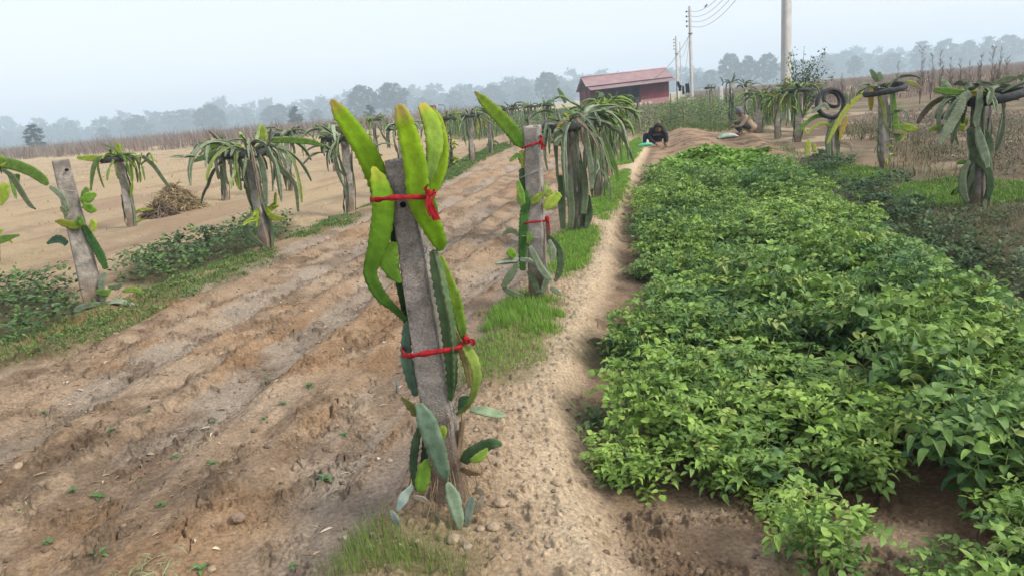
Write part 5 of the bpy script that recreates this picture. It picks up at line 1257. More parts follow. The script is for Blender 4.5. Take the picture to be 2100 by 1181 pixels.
def person(loc, rot, J, label, coat, trous, hair=True, hood=False, coat_len=0.0, scale=1.0):
    """J: joints in local metres: pelvis, chest, neck, head, and per side shoulder/elbow/wrist, hip/knee/ankle/toe"""
    e = empty('person', loc, label, 'person'); e.rotation_euler = (0, 0, rot); e.scale = (scale,) * 3
    V = []; E = []; R = []
    def add(p, r, par=None):
        V.append(Vector(p)); R.append(r)
        if par is not None: E.append((par, len(V) - 1))
        return len(V) - 1
    pel = add(J['pelvis'], (.10, .085)); wa = add(Vector(J['pelvis']).lerp(Vector(J['chest']), .45), (.095, .08), pel); ch = add(J['chest'], (.115, .085), wa); nk = add(J['neck'], .055, ch)
    hd = Vector(J['head']); nd = (hd - Vector(J['neck'])).normalized(); h0 = add(hd - nd * .06, (.068, .075), nk); h1 = add(hd + nd * .03, (.078, .092), h0); h2 = add(hd + nd * .095, (.055, .062), h1)
    hands = []
    for s in 'lr':
        sh = add(J['sh' + s], .058, ch); eb = add(J['el' + s], .042, sh); wr = add(J['wr' + s], .028, eb); d = (Vector(J['wr' + s]) - Vector(J['el' + s])).normalized()
        pm = add(Vector(J['wr' + s]) + d * .06, (.036, .018), wr); hands.append((pm, d, s))
        hp = add(J['hp' + s], .07, pel); kn = add(J['kn' + s], .058, hp); ak = add(J['an' + s], .038, kn); add(J['to' + s], (.042, .025), ak)
    for pm, d, s in hands:
        sd_ = d.cross(Vector((0, 0, 1))); sd_ = sd_.normalized() if sd_.length > .01 else Vector((1, 0, 0))
        for q, L in zip((-1.5, -.5, .5, 1.5), (.065, .08, .075, .06)):
            f1 = add(V[pm] + d * .045 + sd_ * .019 * q, .0095, pm); f2 = add(V[f1] + d * L * .55 + Vector((0, 0, -.006)), .0085, f1); add(V[f2] + (d * .7 + Vector((0, 0, -.6))) * L * .45, .007, f2)
        t1 = add(V[pm] + sd_ * .042 - d * .01, .011, pm); add(V[t1] + d * .045 + sd_ * .012, .0085, t1)
    skin_mesh('body', V, E, R, M['skin'], e)
    # clothes follow the joints, a little wider
    g = 1.22
    cv = []; ce = []; cr = []
    def ad(p, r, par=None):
        cv.append(Vector(p)); cr.append(r)
        if par is not None: ce.append((par, len(cv) - 1))
        return len(cv) - 1
    a = ad(Vector(J['pelvis']).lerp(Vector(J['chest']), .5), (.18, .16)); c = ad(J['chest'], (.21, .175), a); n = ad(Vector(J['chest']).lerp(Vector(J['neck']), .85), .085, c)
    p = ad(Vector(J['pelvis']) + (Vector(J['pelvis']) - Vector(J['chest'])).normalized() * coat_len, (.19 + coat_len * .45, .17 + coat_len * .45), a)
    for s in 'lr':
        sh = ad(J['sh' + s], .078, c); eb = ad(J['el' + s], .062, sh); ad(Vector(J['el' + s]).lerp(Vector(J['wr' + s]), .93), .045, eb)
    skin_mesh('jacket', cv, ce, cr, coat, e)
    cv, ce, cr = [], [], []
    p = ad(Vector(J['pelvis']) + Vector((0, .03, 0)), (.09, .08))
    for s in 'lr':
        hp = ad(J['hp' + s], .10, p); kn = ad(J['kn' + s], .08, hp); ad(Vector(J['kn' + s]).lerp(Vector(J['an' + s]), .8), .06, kn)
    skin_mesh('trousers', cv, ce, cr, trous, e)
    # face details
    up = nd; fw = Vector(J['face']).normalized(); sd_ = up.cross(fw).normalized()
    m = MB()
    c = hd + fw * .085 - up * .01; m.tube([tuple(c + up * .03), tuple(c + fw * .018 - up * .01), tuple(c - up * .02 + fw * .002)], [.007, .013, .009], 6); m.build_local('nose', M['skin'], e)
    for q in (-1, 1): m = MB(); cc = hd + fw * .078 + sd_ * .03 * q + up * .015; m.tube([tuple(cc - sd_ * .012), tuple(cc + sd_ * .012)], [.006, .006], 6); m.build_local('eye', M['hair'], e)
    m = MB(); cc = hd + fw * .08 - up * .05; m.tube([tuple(cc - sd_ * .02), tuple(cc), tuple(cc + sd_ * .02)], [.003, .006, .003], 6); m.build_local('mouth', M['hair'], e)
    for q in (-1, 1): m = MB(); cc = hd + sd_ * .083 * q; m.tube([tuple(cc + up * .025), tuple(cc + sd_ * .012 * q), tuple(cc - up * .03)], [.008, .014, .007], 6); m.build_local('ear', M['skin'], e)
    # hair cap / hood : shell over the back and top of the head
    th = np.linspace(0, math.pi, 13); ph = np.linspace(0, 2 * math.pi, 21)[:-1]; Vv = []; rng = np.random.default_rng(8)
    R1, R2 = (.105, .125) if hair and not hood else (.125, .155)
    ctr = hd - fw * .018 + up * .022
    for a in th:
        for b in ph:
            d = sd_ * math.sin(a) * math.cos(b) + up * math.sin(a) * math.sin(b) + (-fw) * math.cos(a)
            rr = R1 + (R2 - R1) * max(0, d.dot(up)) ; cut = 1.0 if d.dot(fw) < .45 else .62
            if d.dot(up) < -.3 and not hood: cut *= .75
            Vv.append(tuple(ctr + d * rr * cut * (1 + .06 * rng.random())))
    F = grid_faces(13, 20); mo = MB(); mo.add(Vv, F)
    mo.build_local('hood' if hood else 'hair', M['grey_hood'] if hood else M['hair'], e, True)
    return e
def _bl(s, name, mat, parent, smooth=True):
    V = np.vstack(s.V); o = mesh_np(name, V, np.vstack(s.F), mat, None, None, smooth); o.parent = parent; return o
MB.build_local = _bl
# worker in black: crouching, facing the camera, head bowed, hands on the ground
p1 = GG(1346, 301)
person(p1, math.radians(180) - math.atan2(p1.x, p1.y) * 0 , dict(pelvis=(0, -.16, .26), chest=(0, .10, .44), neck=(0, .20, .52), head=(.0, .29, .555), face=(0, .5, -.85),
    shl=(-.17, .12, .47), ell=(-.27, .22, .26), wrl=(-.22, .36, .09), shr=(.17, .12, .47), elr=(.25, .20, .26), wrr=(.08, .40, .09),
    hpl=(-.12, -.14, .24), knl=(-.27, .18, .36), anl=(-.22, .08, .05), tol=(-.24, .24, .02), hpr=(.12, -.14, .24), knr=(.34, .12, .38), anr=(.36, .10, .05), tor=(.40, .24, .02)),
    'person in a black jacket crouching bareheaded over the ploughed ridges, both hands at the soil', M['black_cloth'], M['navy'], scale=1.06)
# worker in brown: squatting in profile, facing left, grey hood
p2 = GG(1526, 277)
person(p2, math.radians(90), dict(pelvis=(0, -.22, .22), chest=(0, .0, .50), neck=(0, .09, .60), head=(0, .16, .70), face=(0, .9, -.6),
    shl=(-.17, .01, .51), ell=(-.2, .14, .30), wrl=(-.1, .34, .29), shr=(.17, .01, .51), elr=(.2, .16, .31), wrr=(.08, .36, .26),
    hpl=(-.10, -.16, .22), knl=(-.14, .26, .42), anl=(-.14, .10, .06), tol=(-.14, .26, .03), hpr=(.10, -.16, .22), knr=(.16, .24, .40), anr=(.16, .08, .06), tor=(.16, .24, .03)),
    'person in a brown coat and grey hood squatting in profile, facing left', M['brown_coat'], M['charcoal'], hood=True, coat_len=.15, scale=1.0)

def sack(px, py, L, wd, h, mat, label, cat, seed, rot=.2):
    b = GG(px, py); V = []; n = 18; k = 16; rng = np.random.default_rng(seed)
    for i in range(n):
        f = i / (n - 1); w_ = wd / 2 * (math.sin(math.pi * min(.97, max(.03, f))) ** .35); hh = h * (math.sin(math.pi * min(.96, max(.04, f))) ** .6)
        for j in range(k):
            a = 6.283 * j / k; r = 1 + .16 * (fbm(np.array([f * 4 + seed]), np.array([a * 1.3]), seed, 3)[0] - .5) * 2
            V.append([(f - .5) * L, math.cos(a) * w_ * r, max(0.0, hh / 2 + math.sin(a) * hh / 2 * r)])
    V = np.array(V); c, s = math.cos(rot), math.sin(rot); V[:, :2] = V[:, :2] @ np.array([[c, s], [-s, c]]); V += np.array(tuple(b)); 
    o = mesh_np('sack', V, grid_faces(n, k), mat, None, None, True, loc=tuple(b)); tag(o, label, cat); return o
M['greenbag'] = mat_simple('green_plastic', (0.02, 0.42, 0.30), .4, .3, 8, .5, 20)
M['sack'] = mat_simple('printed_sack', (0.05, 0.25, 0.10), .6, .2, 3.2, .4, 20, col2=(.72, .76, .70))
sack(1322, 300, .50, .26, .10, M['greenbag'], 'crumpled bright green plastic bag left of the worker in black', 'bag', 3)
sack(1492, 284, .72, .40, .17, M['sack'], 'white and green printed sack lying in front of the worker in brown', 'sack', 4, .3)

# stakes in the bean strip
for px, py, top, lab in ((1402, 262, 206, 'left of the tall pole'), (1458, 258, 190, 'under the small round mop'), (1376, 262, 180 + 12, 'right of the shed wall'), (1546, 262, 230, 'right of the worker in brown')):
    b = GG(px, py); t = AT(px - 1, top, b.y); o = MB().tube([b, t], .022, 6).build('stake', M['bark'], None, loc=tuple(b)); tag(o, 'thin dark wooden stake in the bean strip, ' + lab, 'stake', 'stakes in the bean strip')
b = GG(1479, 240); t = AT(1477, 178, b.y); o = post_mesh(b, t, .24, .22, 91, M['pole'], None, n=14, k=12, depth=.1); tag(o, 'bare pale concrete post far down the right row', 'concrete post', 'concrete posts of the dragon fruit rows')

# ------------------------------------------------------------------ trees
def crown(seed, Hh, Wd, nclump, ncard, card, low=.12, gap=.5, tall=1.0):
    rng = np.random.default_rng(seed); cl = []
    for i in range(nclump):
        a = rng.uniform(0, 6.28); z = rng.uniform(low, 1); prof = (1 - abs(2 * (z - low) / (1 - low) - .85) ** 2.2 * .62) ; prof = max(.25, prof)
        r = Wd / 2 * prof * rng.uniform(.2, 1.0) ** .7; cl.append((math.cos(a) * r, math.sin(a) * r, Hh * z, Hh * rng.uniform(.04, .10)))
    D = []; T = []; N = []; S = []
    for (x, y, z, r) in cl:
        for k in range(ncard):
            d = rng.normal(0, 1, 3); d /= np.linalg.norm(d); rr = r * rng.random() ** .4
            T.append([x + d[0] * rr * 1.2, y + d[1] * rr * 1.2, z + d[2] * rr * .8]); D.append(rng.normal(0, 1, 3) + [0, 0, -.5]); N.append(d + rng.normal(0, .6, 3)); S.append(card * rng.uniform(.6, 1.4))
    P, F = leaflet(3, .35, .2, .3)
    V, FF = inst(P, F, frames(np.array(D), np.array(N)), np.array(T), np.array(S)); return V, FF, cl
def tree_proto(seed, Hh, Wd, nclump=34, ncard=70, card=.55, low=.14, mat='farleaf'):
    V, F, cl = crown(seed, Hh, Wd, nclump, ncard, card, low)
    c = mesh_np('crown', V, F, M[mat]); m = MB(); rng = np.random.default_rng(seed)
    m.tube([(0, 0, -.5), (.02 * Hh, 0, Hh * .3), (-.01 * Hh, .01 * Hh, Hh * .6), (0, 0, Hh * .88)], [Hh * .022, Hh * .016, Hh * .011, Hh * .004], 7)
    for (x, y, z, r) in cl[::2]: m.tube([(0, 0, z * .6), (x * .5, y * .5, z * .78), (x, y, z)], [Hh * .007, Hh * .005, Hh * .002], 4)
    t = m.build('trunk', M['bark'], None); d = (c.data, t.data); bpy.data.objects.remove(c); bpy.data.objects.remove(t); return d
TP = [tree_proto(401, 12, 9, 70, 50), tree_proto(402, 12, 5.5, 46, 50), tree_proto(403, 12, 11, 100, 50), tree_proto(404, 12, 6.5, 34, 45, .5, .3), tree_proto(405, 12, 4.2, 40, 60, .5, .08), tree_proto(406, 12, 8, 76, 50, .55, .1)]
def tree_at(px, ytop, wpx, dist, k, label, name='tree', grp='hazy trees on the horizon'):
    b = AT(px, HOR(px), dist); b.z = -.2; hp = (HOR(px) - ytop); d3 = (b - Vector((0, 0, EYE))).dot(FWD) / math.cos(PITCH); Hh = hp * d3 / FPX * .97 + EYE
    e = empty(name, b, label, 'tree', grp); s = Hh / 12; W0 = [9, 5.5, 11, 6.5, 4.2, 8][k]; sx = (wpx * dist / FPX) / W0
    e.scale = (sx, sx, s); e.rotation_euler = (0, 0, (px * 1.7) % 6.28)
    for nm, dt in zip(('crown', 'trunk'), TP[k]): o = bpy.data.objects.new(nm, dt); COL.objects.link(o); o.parent = e
TL = [(75, 258, 34, 150, 1, 'scrubby green tree standing nearer, above the dry scrub at far left'), (215, 262, 26, 300, 0, 'darkest small hazy tree left of the leaning post plants'),
 (286, 238, 60, 330, 5, 'rounded hazy tree left of the wispy one'), (372, 228, 60, 360, 3, 'wispy open-crowned hazy tree'), (436, 216, 66, 300, 2, 'dense broad hazy tree right of the wispy one'),
 (572, 216, 64, 300, 2, 'dense hazy tree left of the small dark upright one'), (607, 220, 26, 190, 4, 'small dark upright tree, the nearest on the left horizon'), (651, 226, 28, 270, 1, 'small dark round tree beside the tall foreground blade'),
 (748, 177, 68, 250, 2, 'left half of the biggest hazy clump, behind the tall blades'), (806, 172, 70, 250, 2, 'right half of the biggest hazy clump, behind the tall blades'), (760, 216, 22, 170, 4, 'small dark tree at the foot of the biggest clump'),
 (868, 202, 40, 330, 5, 'bushy hazy tree right of the biggest clump'), (934, 190, 34, 340, 1, 'narrow hazy tree left of the long raised blade'), (1010, 178, 66, 330, 5, 'wide hazy tree behind the long raised blade'), (1077, 178, 42, 340, 0, 'hazy tree above the second post'),
 (1124, 150, 50, 270, 2, 'tallest hazy tree left of the shed'), (1162, 178, 36, 340, 5, 'low hazy tree touching the shed gable'), (1424, 154, 34, 320, 5, 'low hazy tree right of the tall electric pole'), (1457, 146, 40, 300, 0, 'rounded hazy tree second right of the tall pole'),
 (1497, 112, 46, 260, 2, 'left tree of the tall clump beside the thick pole'), (1534, 118, 44, 260, 5, 'middle tree of the tall clump beside the thick pole'), (1573, 112, 46, 260, 2, 'right tree of the tall clump beside the thick pole'),
 (1688, 124, 40, 330, 5, 'pale hazy tree right of the leafy bush'), (1753, 116, 34, 290, 2, 'darker hazy tree above the tilted tyre'), (1830, 112, 50, 330, 0, 'hazy tree left of the tall dry weeds'), (1888, 90, 40, 330, 1, 'hazy tree just behind the tall dry weeds'),
 (1938, 84, 56, 330, 5, 'broad hazy tree over the dry weeds'), (1985, 86, 40, 330, 0, 'second broad hazy tree over the dry weeds'), (2024, 80, 38, 330, 1, 'narrow hazy tree near the top right'), (2066, 74, 56, 330, 2, 'topmost hazy tree at the right edge')]
for a in TL: tree_at(a[0], a[1], a[2], a[3] * (2.05 if a[3] > 200 else 1.5), a[4], a[5])
def treeline():
    rng = np.random.default_rng(77); VV = []; FF = []; off = 0; base = [crown(500 + k, 12, 7, 34, 26, .85, .03)[:2] for k in range(5)]
    for px in np.arange(-150, 2260, 9.0):
        for lay, (dist, hh) in enumerate(((830, 1.0), (1020, 1.15))):
            hpx = (30 + 26 * float(fbm(np.array([px * .011 + 3 + lay * 9]), np.array([lay * 5.0]), 88 + lay, 3)[0])) * (1 if px < 1200 else .85)
            b = AT(px + rng.uniform(-6, 6), HOR(px), dist + rng.uniform(-25, 25)); Hh = hpx * hh * rng.uniform(.55, 1.15) * dist / FPX; s = Hh / 12
            B, F = base[rng.integers(5)]; a = rng.uniform(0, 6.28); c, sn = math.cos(a), math.sin(a)
            V = B * [s * rng.uniform(.9, 1.7), s * 1.2, s]; V = np.column_stack([V[:, 0] * c - V[:, 1] * sn, V[:, 0] * sn + V[:, 1] * c, V[:, 2]]) + [b.x, b.y, -1]
            VV.append(V); FF.append(F + off); off += len(V)
    o = mesh_np('far_wood', np.vstack(VV), np.vstack(FF), M['farleaf']); tag(o, 'pale blue belt of far trees fading into haze along the horizon', 'woodland', None, 'stuff')
treeline()
# leafy bush in front of the thick pole
def bush(px, py, ytop, wpx, label):
    b = GG(px, py); t = AT(px, ytop, b.y); Hh = t.z - b.z; wd = wpx * b.y / FPX; rng = np.random.default_rng(6); e = empty('bush', b, label, 'bush'); m = MB(); D = []; T = []; N = []; S = []
    for i in range(34):
        a = rng.uniform(0, 6.28); el = rng.uniform(.75, 1.45); L = Hh * rng.uniform(.55, 1.0); P = [np.array([0, 0, Hh * .1])]; 
        for q in range(6): el2 = el - q * .07; P.append(P[-1] + L / 6 * np.array([math.cos(a) * math.cos(el2) * wd / Hh * 1.5, math.sin(a) * math.cos(el2) * wd / Hh, math.sin(el2)]))
        m.tube([p + np.array(tuple(b)) for p in P], np.linspace(.018, .005, 7), 5)
        for q in range(40):
            f = rng.uniform(.35, 1) * 5.99; j = int(f); p = P[j] * (1 - f + j) + P[j + 1] * (f - j); T.append(p + rng.normal(0, .07, 3)); D.append(rng.normal(0, 1, 3) + [0, 0, -.2]); N.append(rng.normal(0, .5, 3) + [0, 0, 1]); S.append(rng.uniform(.06, .12))
    m.build('stem', M['bark'], e); P_, F_ = leaflet(3, .32, .2, .3); V, FF = inst(P_, F_, frames(np.array(D), np.array(N)), np.array(T), np.array(S)); n = len(S)
    tn = np.array([.06, .11, .045])[None] * rng.uniform(.6, 1.7, (n, 1)); mesh_np('foliage', V + np.array(tuple(b)), FF, M['leaf'], e, np.repeat(tn, len(P_), 0))
bush(1642, 268, 96, 75, 'tall loose leafy bush in front of the thick electric pole')

# ------------------------------------------------------------------ dry scrub, hay, straw, weeds
def dry_scrub(name, polys, dens, h, cols, seed, label, spread=.18, nb=9, wd=.008, dense_near=False, kind='stuff'):
    rng = np.random.default_rng(seed); Pm, Fm = strip(3, 1.0, .5); Ts = []; Ss = []; As = []; Cs = []; Rs = []
    for P, dn in polys:
        area = 0.5 * abs(np.dot(P[:, 0], np.roll(P[:, 1], 1)) - np.dot(P[:, 1], np.roll(P[:, 0], 1)))
        n = int(min(area * dens * dn, 12000)); q = sample_poly(P, n, rng, .3); q = q[[in_view(a, b) for a, b in q]]; n = len(q)
        if not n: continue
        z = ground_h(q[:, 0], q[:, 1], False); r = np.hypot(q[:, 0], q[:, 1]); hn = sst(.25, .75, .6 * fbm(q[:, 0] * .35, q[:, 1] * .35, seed, 3) + .4 * rng.random(n))
        for k in range(nb):
            a = rng.uniform(0, 6.28, n); o = rng.normal(0, spread, (n, 2)); hh = h * (0.35 + 1.3 * hn) * rng.uniform(.4, 1.15, n)
            Ts.append(np.column_stack([q + o, z])); Rs.append(rotz(a)); Ss.append(np.column_stack([wd * np.clip(r / 12, .6, 4), hh * rng.uniform(.1, 1.5 if h > .3 else 4.5, n), hh]))
            t = rng.random(n)[:, None]; Cs.append((np.array(cols[0]) * (1 - t) + np.array(cols[1]) * t) * rng.uniform(.75, 1.2, (n, 1)))
    V, F = inst(Pm, Fm, np.vstack(Rs), np.vstack(Ts), np.vstack(Ss)); o = mesh_np(name, V, F, M['dry'], None, np.repeat(np.vstack(Cs), len(Pm), 0)); return tag(o, label, 'scrub', None, kind)
DRY = ((.16, .115, .085), (.30, .23, .17))
dry_scrub('dry_scrub', [(SCRUB_L, 1)], 2.6, 1.45, ((.14, .10, .075), (.27, .20, .15)), 91, 'reddish brown dry scrub in a belt behind the left field', .5, 10, .012)
dry_scrub('dry_brush', [(SCRUB_R, 1)], 1.1, .8, DRY, 92, 'dry reddish weeds and brush behind the right row', .45, 12, .006)
dry_scrub('dead_grass', [(poly([(1740, 262), (1900, 262), (2110, 330), (2300, 330), (2150, 232), (1800, 228)]), 1)], 18, .12, ((.20, .15, .115), (.40, .33, .25)), 93, 'flattened dead grass on the right behind the tyre posts', .15, 8, .0042)
dry_scrub('green_brush', [(poly([(1800, 330), (2000, 400), (2110, 400), (2300, 380), (2150, 250), (2030, 250), (2040, 330), (1880, 290)]), 1), (poly([(1700, 262), (1860, 262), (1880, 285), (1760, 290)]), 1)], 16, .20, ((.08, .10, .045), (.22, .18, .10)), 94, 'greenish brown brush right of the nearest tyre post', .12, 8, .005)
dry_scrub('stubble', [(FARFIELD, .5)], 6, .05, ((.30, .22, .14), (.55, .45, .30)), 95, 'pale stubble and straw bits on the left field', .2, 4, .006)
dry_scrub('low_green', [(poly([(1640, 345), (1780, 400), (1900, 470), (2110, 590), (2110, 640), (1990, 560), (1850, 470), (1740, 400)]), 1), (poly([(1600, 300), (1700, 345), (1660, 355), (1600, 315)]), 1), (poly([(1380, 262), (1560, 258), (1560, 275), (1380, 272)]), 1)], 60, .14, ((.06, .11, .04), (.16, .22, .07)), 96, 'low green grass in the ditch beside the crop bed', .08, 6, .003)
DITCH2 = poly([(1800, 440), (1860, 430), (2110, 425), (2400, 430), (2500, 640), (2300, 800), (2110, 690), (1960, 592), (1830, 500)])
dry_scrub('ditch_grass', [(DITCH2, 1)], 170, .10, ((.06, .085, .04), (.26, .22, .14)), 98, 'dull brown and green grass on the slope right of the crop bed', .06, 6, .0022)
weeds([(DITCH2, 1), (poly([(1625, 350), (1665, 380), (1715, 424), (1815, 492), (1960, 592), (2110, 690), (2140, 600), (1900, 430), (1780, 372)]), 1.4)], 'slope_weeds', 'small dark weeds on the slope right of the crop bed', 26, .045, ((.04, .08, .035), (.12, .18, .06)), 18, .09)
# tall dry weeds standing against the sky
def tall_weed(px, py, ytop, seed, lab):
    b = GG(px, py); t = AT(px, ytop, b.y); Hh = max(.8, t.z - b.z); rng = np.random.default_rng(seed); m = MB()
    for s in range(3):
        a = rng.uniform(0, 6.28); L = Hh * (1 if s == 0 else rng.uniform(.5, .85)); P = [Vector(b) + Vector((math.cos(a) * .25 * f * s * .5, math.sin(a) * .25 * f * s * .5, L * f)) for f in np.linspace(0, 1, 6)]; m.tube(P, np.linspace(.014, .004, 6), 4, (.10, .075, .055))
        for q in range(26):
            f = rng.uniform(.3, 1); p = P[0].lerp(P[-1], f); aa = rng.uniform(0, 6.28); l = L * .16 * (1.2 - f * .7) * rng.uniform(.6, 1.2); d = Vector((math.cos(aa) * .55, math.sin(aa) * .55, .8)) * l
            m.tube([p, p + d * .6, p + d], [.006, .007, .012], 4, (.12, .085, .065))
    o = m.build('dry_weed', M['dry'], None, loc=tuple(b)); tag(o, lab, 'weed', 'tall dry weeds on the right')
for i, (px, top) in enumerate(((1886, 98), (1908, 112), (1925, 104), (1945, 118), (1966, 122), (2008, 108), (2030, 96), (2046, 104), (1985, 126), (2060, 118), (1725, 148), (1840, 128))):
    tall_weed(px, 215 - i % 3 * 9, top, 600 + i, 'tall dark dry seeding weed standing in the dry brush against the sky')
# heap of straw
def heap(px, py, wpx, hpx, label, seed, cols):
    b = GG(px, py); m_ = FPX / b.y; R_ = wpx / m_ / 2; Hh = hpx / m_; rng = np.random.default_rng(seed); n = 3800
    a = rng.uniform(0, 6.28, n); r = R_ * rng.random(n) ** .6; z = Hh * np.clip(1 - (r / R_) ** 1.3, 0, 1) * (.8 + .4 * fbm(np.cos(a) * r * 6, np.sin(a) * r * 6, seed, 3)) + rng.uniform(-.02, .03, n)
    T = np.column_stack([b.x + np.cos(a) * r, b.y + np.sin(a) * r, b.z + z]); D = np.column_stack([rng.normal(0, 1, n), rng.normal(0, 1, n), rng.normal(0, .35, n) - .3]); N = rng.normal(0, 1, (n, 3)) + [0, 0, 1.]
    P, F = leaflet(4, .05, .6, .1); V, FF = inst(P, F, frames(D, N), T, rng.uniform(.08, .25, n)); t = rng.random((n, 1)); C_ = (np.array(cols[0]) * (1 - t) + np.array(cols[1]) * t) * rng.uniform(.7, 1.3, (n, 1))
    e = empty('straw_heap', b, label, 'straw heap'); mesh_np('straw', V, FF, M['dry'], e, np.repeat(C_, len(P), 0))
    th = np.linspace(0, 6.283, 28, endpoint=False); Vv = []
    for rr, zz in ((1.02, -.05), (.8, .18), (.55, .5), (.3, .78), (.02, .92)): Vv.append(np.column_stack([b.x + R_ * rr * np.cos(th), b.y + R_ * rr * np.sin(th), b.z + Hh * zz * (.85 + .2 * np.sin(th * 3))]))
    mesh_np('core', np.vstack(Vv), grid_faces(5, 28), M['strawcore'], e)
M['strawcore'] = mat_simple('packed_straw', (0.10, 0.07, 0.045), .95, .4, 12, .8, 30)
heap(362, 432, 112, 50, 'heap of brown cut weeds and straw on the left field', 7, ((.13, .09, .055), (.38, .30, .16)))
heap(330, 444, 60, 22, 'low dark spill of rotting weeds at the left foot of the heap', 8, ((.10, .075, .055), (.22, .16, .10)))

# ------------------------------------------------------------------ small things on the soil
def stone_mesh(p, s, seed, mat='stone', flat=.6):
    th = np.linspace(0, math.pi, 9); V = []; rng = np.random.default_rng(seed); o3 = rng.uniform(0, 9, 3)
    for a in th:
        for q in range(14):
            b = q * 2 * math.pi / 14; d = np.array([math.sin(a) * math.cos(b), math.sin(a) * math.sin(b), math.cos(a) * flat])
            r = s * (.75 + .5 * float(fbm(np.array([d[0] * 1.3 + o3[0]]), np.array([d[1] * 1.3 + d[2] * 1.7 + o3[1]]), seed, 3)[0])); V.append(d * r + np.array(p))
    return np.array(V), grid_faces(9, 14)
for i, (px, py, s, lab) in enumerate([(1026, 1033, 15, 'round pale pebble right of the foreground post foot'), (1143, 992, 12, 'pale stone at the edge of the path by the potatoes'), (1166, 1002, 9, 'small stone right beside the larger one at the path edge'), (932, 1108, 17, 'flat pale clod below the foreground post'), (1012, 1083, 14, 'cracked flat clod right of the lowest stem'),
        (985, 1085, 10, 'small clod between the post foot and the flat clod'), (1038, 1143, 11, 'rounded stone at the bottom of the bank'), (434, 1168, 10, 'white pebble near the bottom edge of the field'), (985, 1108, 7, 'tiny stone below the flat clod'), (1000, 968, 8, 'small pebble above the round pale one'), (38, 958, 12, 'pale stone at the left edge of the field'), (800, 945, 6, 'small white pebble left of the foreground post')]):
    b = GG(px, py); m_ = FPX / (b - Vector((0, 0, EYE))).dot(FWD); V, F = stone_mesh((b.x, b.y, b.z + s / m_ * .25), s / m_, 700 + i); o = mesh_np('stone', V, F, M['stone'], None, None, True, loc=tuple(b)); tag(o, lab, 'stone', 'stones on the soil')
def clods():
    rng = np.random.default_rng(12); VV = []; FF = []; TT = []; off = 0
    protos = [stone_mesh((0, 0, 0), 1.0, 800 + k, flat=.7) for k in range(6)]
    reg = [(poly([(700, 1181), (860, 1000), (980, 860), (1150, 700), (1200, 700), (1180, 850), (1260, 1181)]), 480, .0062, (.42, .34, .25)), (poly([(0, 1181), (0, 800), (600, 560), (1000, 400), (950, 700), (700, 1150), (690, 1181)]), 60, .010, (.30, .22, .155)),
           (poly([(1200, 1181), (1230, 1010), (1500, 1030), (1700, 1120), (1900, 1181)]), 200, .008, (.32, .235, .165)), (poly([(1100, 640), (1190, 480), (1250, 480), (1210, 640)]), 90, .009, (.50, .38, .26)), (poly([(560, 520), (900, 400), (1040, 330), (1060, 340), (700, 500), (500, 620)]), 25, .018, (.42, .29, .19))]
    for P, dn, sz, c in reg:
        area = 0.5 * abs(np.dot(P[:, 0], np.roll(P[:, 1], 1)) - np.dot(P[:, 1], np.roll(P[:, 0], 1))); n = int(area * dn); q = sample_poly(P, n, rng); q = q[fbm(q[:, 0] * 2.2, q[:, 1] * 2.2, 15, 3) > rng.uniform(.3, .6, n)]; z = ground_h(q[:, 0], q[:, 1], True); kk = rng.integers(0, 6, len(q))
        for k in range(6):
            qq = q[kk == k]; n2 = len(qq)
            if not n2: continue
            S = sz * rng.lognormal(-.3, .55, n2); V, F = inst(protos[k][0], protos[k][1], rotz(rng.uniform(0, 6.28, n2)), np.column_stack([qq, z[kk == k] + S * .15]), S)
            VV.append(V); FF.append(F + off); off += len(V); TT.append(np.repeat(np.array(c)[None] * rng.uniform(.6, 1.25, (n2, 1)), len(protos[k][0]), 0))
    o = mesh_np('soil_clods', np.vstack(VV), np.vstack(FF), M['soil'], None, np.vstack(TT)); tag(o, 'loose crumbs and clods of dry soil scattered over bank and field', 'soil crumbs', None, 'stuff')
clods()
def litter():
    rng = np.random.default_rng(31); P = poly([(0, 1181), (0, 780), (560, 600), (980, 420), (950, 700), (720, 1120), (700, 1181)]); n = 900; q = sample_poly(P, n, rng); z = ground_h(q[:, 0], q[:, 1], True)
    a = rng.uniform(0, 6.28, n); D = np.column_stack([np.cos(a), np.sin(a), rng.normal(0, .18, n)]); N = rng.normal(0, .3, (n, 3)) + [0, 0, 1.]
    Pm, Fm = leaflet(4, .5, .3, .5); S = np.column_stack([rng.choice([.004, .014], n, p=[.75, .25]), rng.uniform(.02, .075, n), np.full(n, .02)]); S[:, 0] *= rng.uniform(.6, 1.4, n)
    V, F = inst(Pm, Fm, frames(D, N), np.column_stack([q, z + .006]), S); t = rng.random((n, 1)); c = (np.array([.22, .15, .09]) * (1 - t) + np.array([.58, .50, .36]) * t)
    o = mesh_np('dry_litter', V, F, M['dry'], None, np.repeat(c, len(Pm), 0)); tag(o, 'dead leaves, roots and straw bits strewn on the ploughed field', 'plant litter', None, 'stuff')
litter()
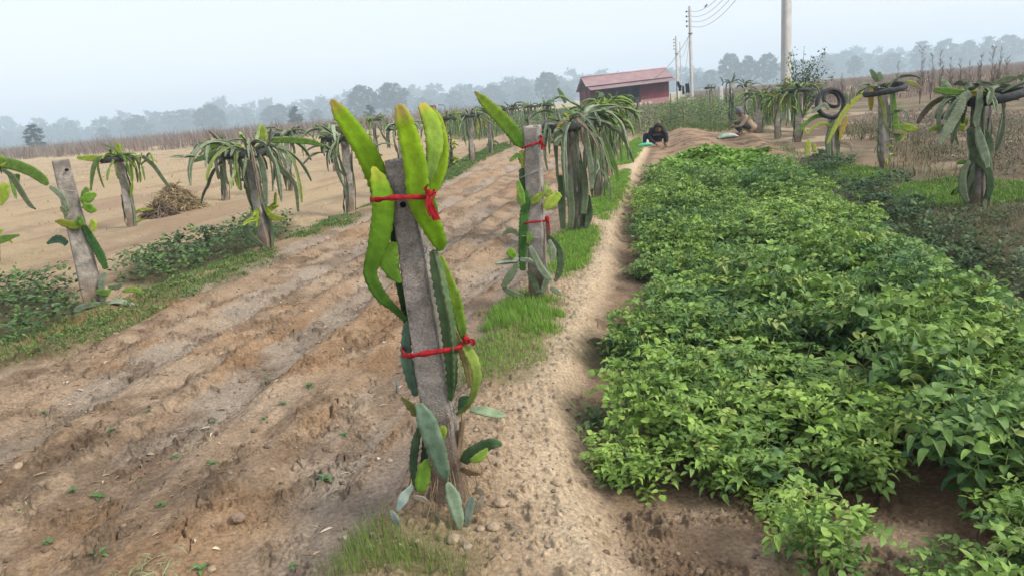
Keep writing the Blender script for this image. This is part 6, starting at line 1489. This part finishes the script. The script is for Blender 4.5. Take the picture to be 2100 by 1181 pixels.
def seedlings():
    spots = [(440, 868), (635, 795), (580, 830), (665, 985), (360, 940), (285, 995), (205, 1140), (202, 1022), (330, 1040), (100, 1115), (435, 955), (706, 895), (545, 780), (305, 845), (228, 885), (90, 850), (740, 690), (150, 1010), (412, 1172), (540, 860), (40, 1050), (600, 1165)]
    rng = np.random.default_rng(9)
    for i, (px, py) in enumerate(spots):
        b = GG(px, py); m = MB(); D = []; T = []; N = []; S = []; nl = rng.integers(4, 9); big = rng.uniform(.6, 1.25); 
        if (px, py) == (665, 985): big = 1.3; nl = 10
        for k in range(nl):
            a = k * 2.4 + rng.uniform(-.4, .4); el = rng.uniform(.15, 1.0); D.append([math.cos(a) * math.cos(el), math.sin(a) * math.cos(el), math.sin(el)]); T.append([b.x, b.y, b.z + .004 + .012 * k / nl]); N.append([-math.cos(a) * .5, -math.sin(a) * .5, 1.]); S.append(.034 * big * rng.uniform(.7, 1.2))
        P, F = leaflet(5, .26, .4, .3); V, FF = inst(P, F, frames(np.array(D), np.array(N)), np.array(T), np.array(S)); g = rng.random(); c = np.array([.13, .20, .09]) * (1 - g) + np.array([.10, .24, .05]) * g
        o = mesh_np('seedling', V, FF, M['leaf'], None, np.tile(c, (len(V), 1)), loc=tuple(b)); tag(o, 'tiny green seedling sprouting from the ploughed soil', 'seedling', 'seedlings in the ploughed field')
seedlings()
def wilted():
    for px, py, n, r, lab in ((300, 1168, 70, .16, 'pulled pale grass wilting near the bottom left corner'),):
        b = GG(px, py); rng = np.random.default_rng(5); D = np.column_stack([rng.normal(0, 1, n), rng.normal(0, 1, n), rng.uniform(-.1, .35, n)]); T = np.array(tuple(b)) + np.column_stack([rng.normal(0, r * .5, n), rng.normal(0, r * .3, n), rng.uniform(.005, .03, n)])
        P, F = leaflet(5, .035, .5, .2); V, FF = inst(P, F, frames(D, np.tile([0, 0, 1.], (n, 1)) + rng.normal(0, .3, (n, 3))), T, rng.uniform(.03, .09, n)); o = mesh_np('pulled_weeds', V, FF, M['dry'], None, np.tile([.22, .25, .13], (len(V), 1)), loc=tuple(b)); tag(o, lab, 'weeds')
wilted()
# dead twiggy patches at the near end of the bed
dry_scrub('dead_twigs', [(poly([(1240, 1130), (1330, 1060), (1340, 1140), (1270, 1181)]), 1), (poly([(1400, 1150), (1560, 1120), (1620, 1181), (1420, 1181)]), .8), (poly([(1215, 720), (1275, 690), (1300, 720), (1240, 740)]), 1)], 90, .06, ((.13, .09, .07), (.30, .22, .16)), 97, 'matted dead twigs at the near end of the crop bed', .03, 6, .0018)

# ------------------------------------------------------------------ hazy air
def haze():
    o = MB().box((0, 0, 22.5), (2700, 2700, 52)).build('haze', None, None)
    m, n, out = new_mat('haze_air'); v = n.nodes.new('ShaderNodeVolumePrincipled'); v.inputs['Color'].default_value = (.70, .86, 1, 1); v.inputs['Density'].default_value = .00115; v.inputs['Anisotropy'].default_value = 0.1
    n.links.new(v.outputs[0], out.inputs['Volume']); o.data.materials.append(m); tag(o, 'pale blue haze filling the air over the fields', 'haze', None, 'stuff')
haze()
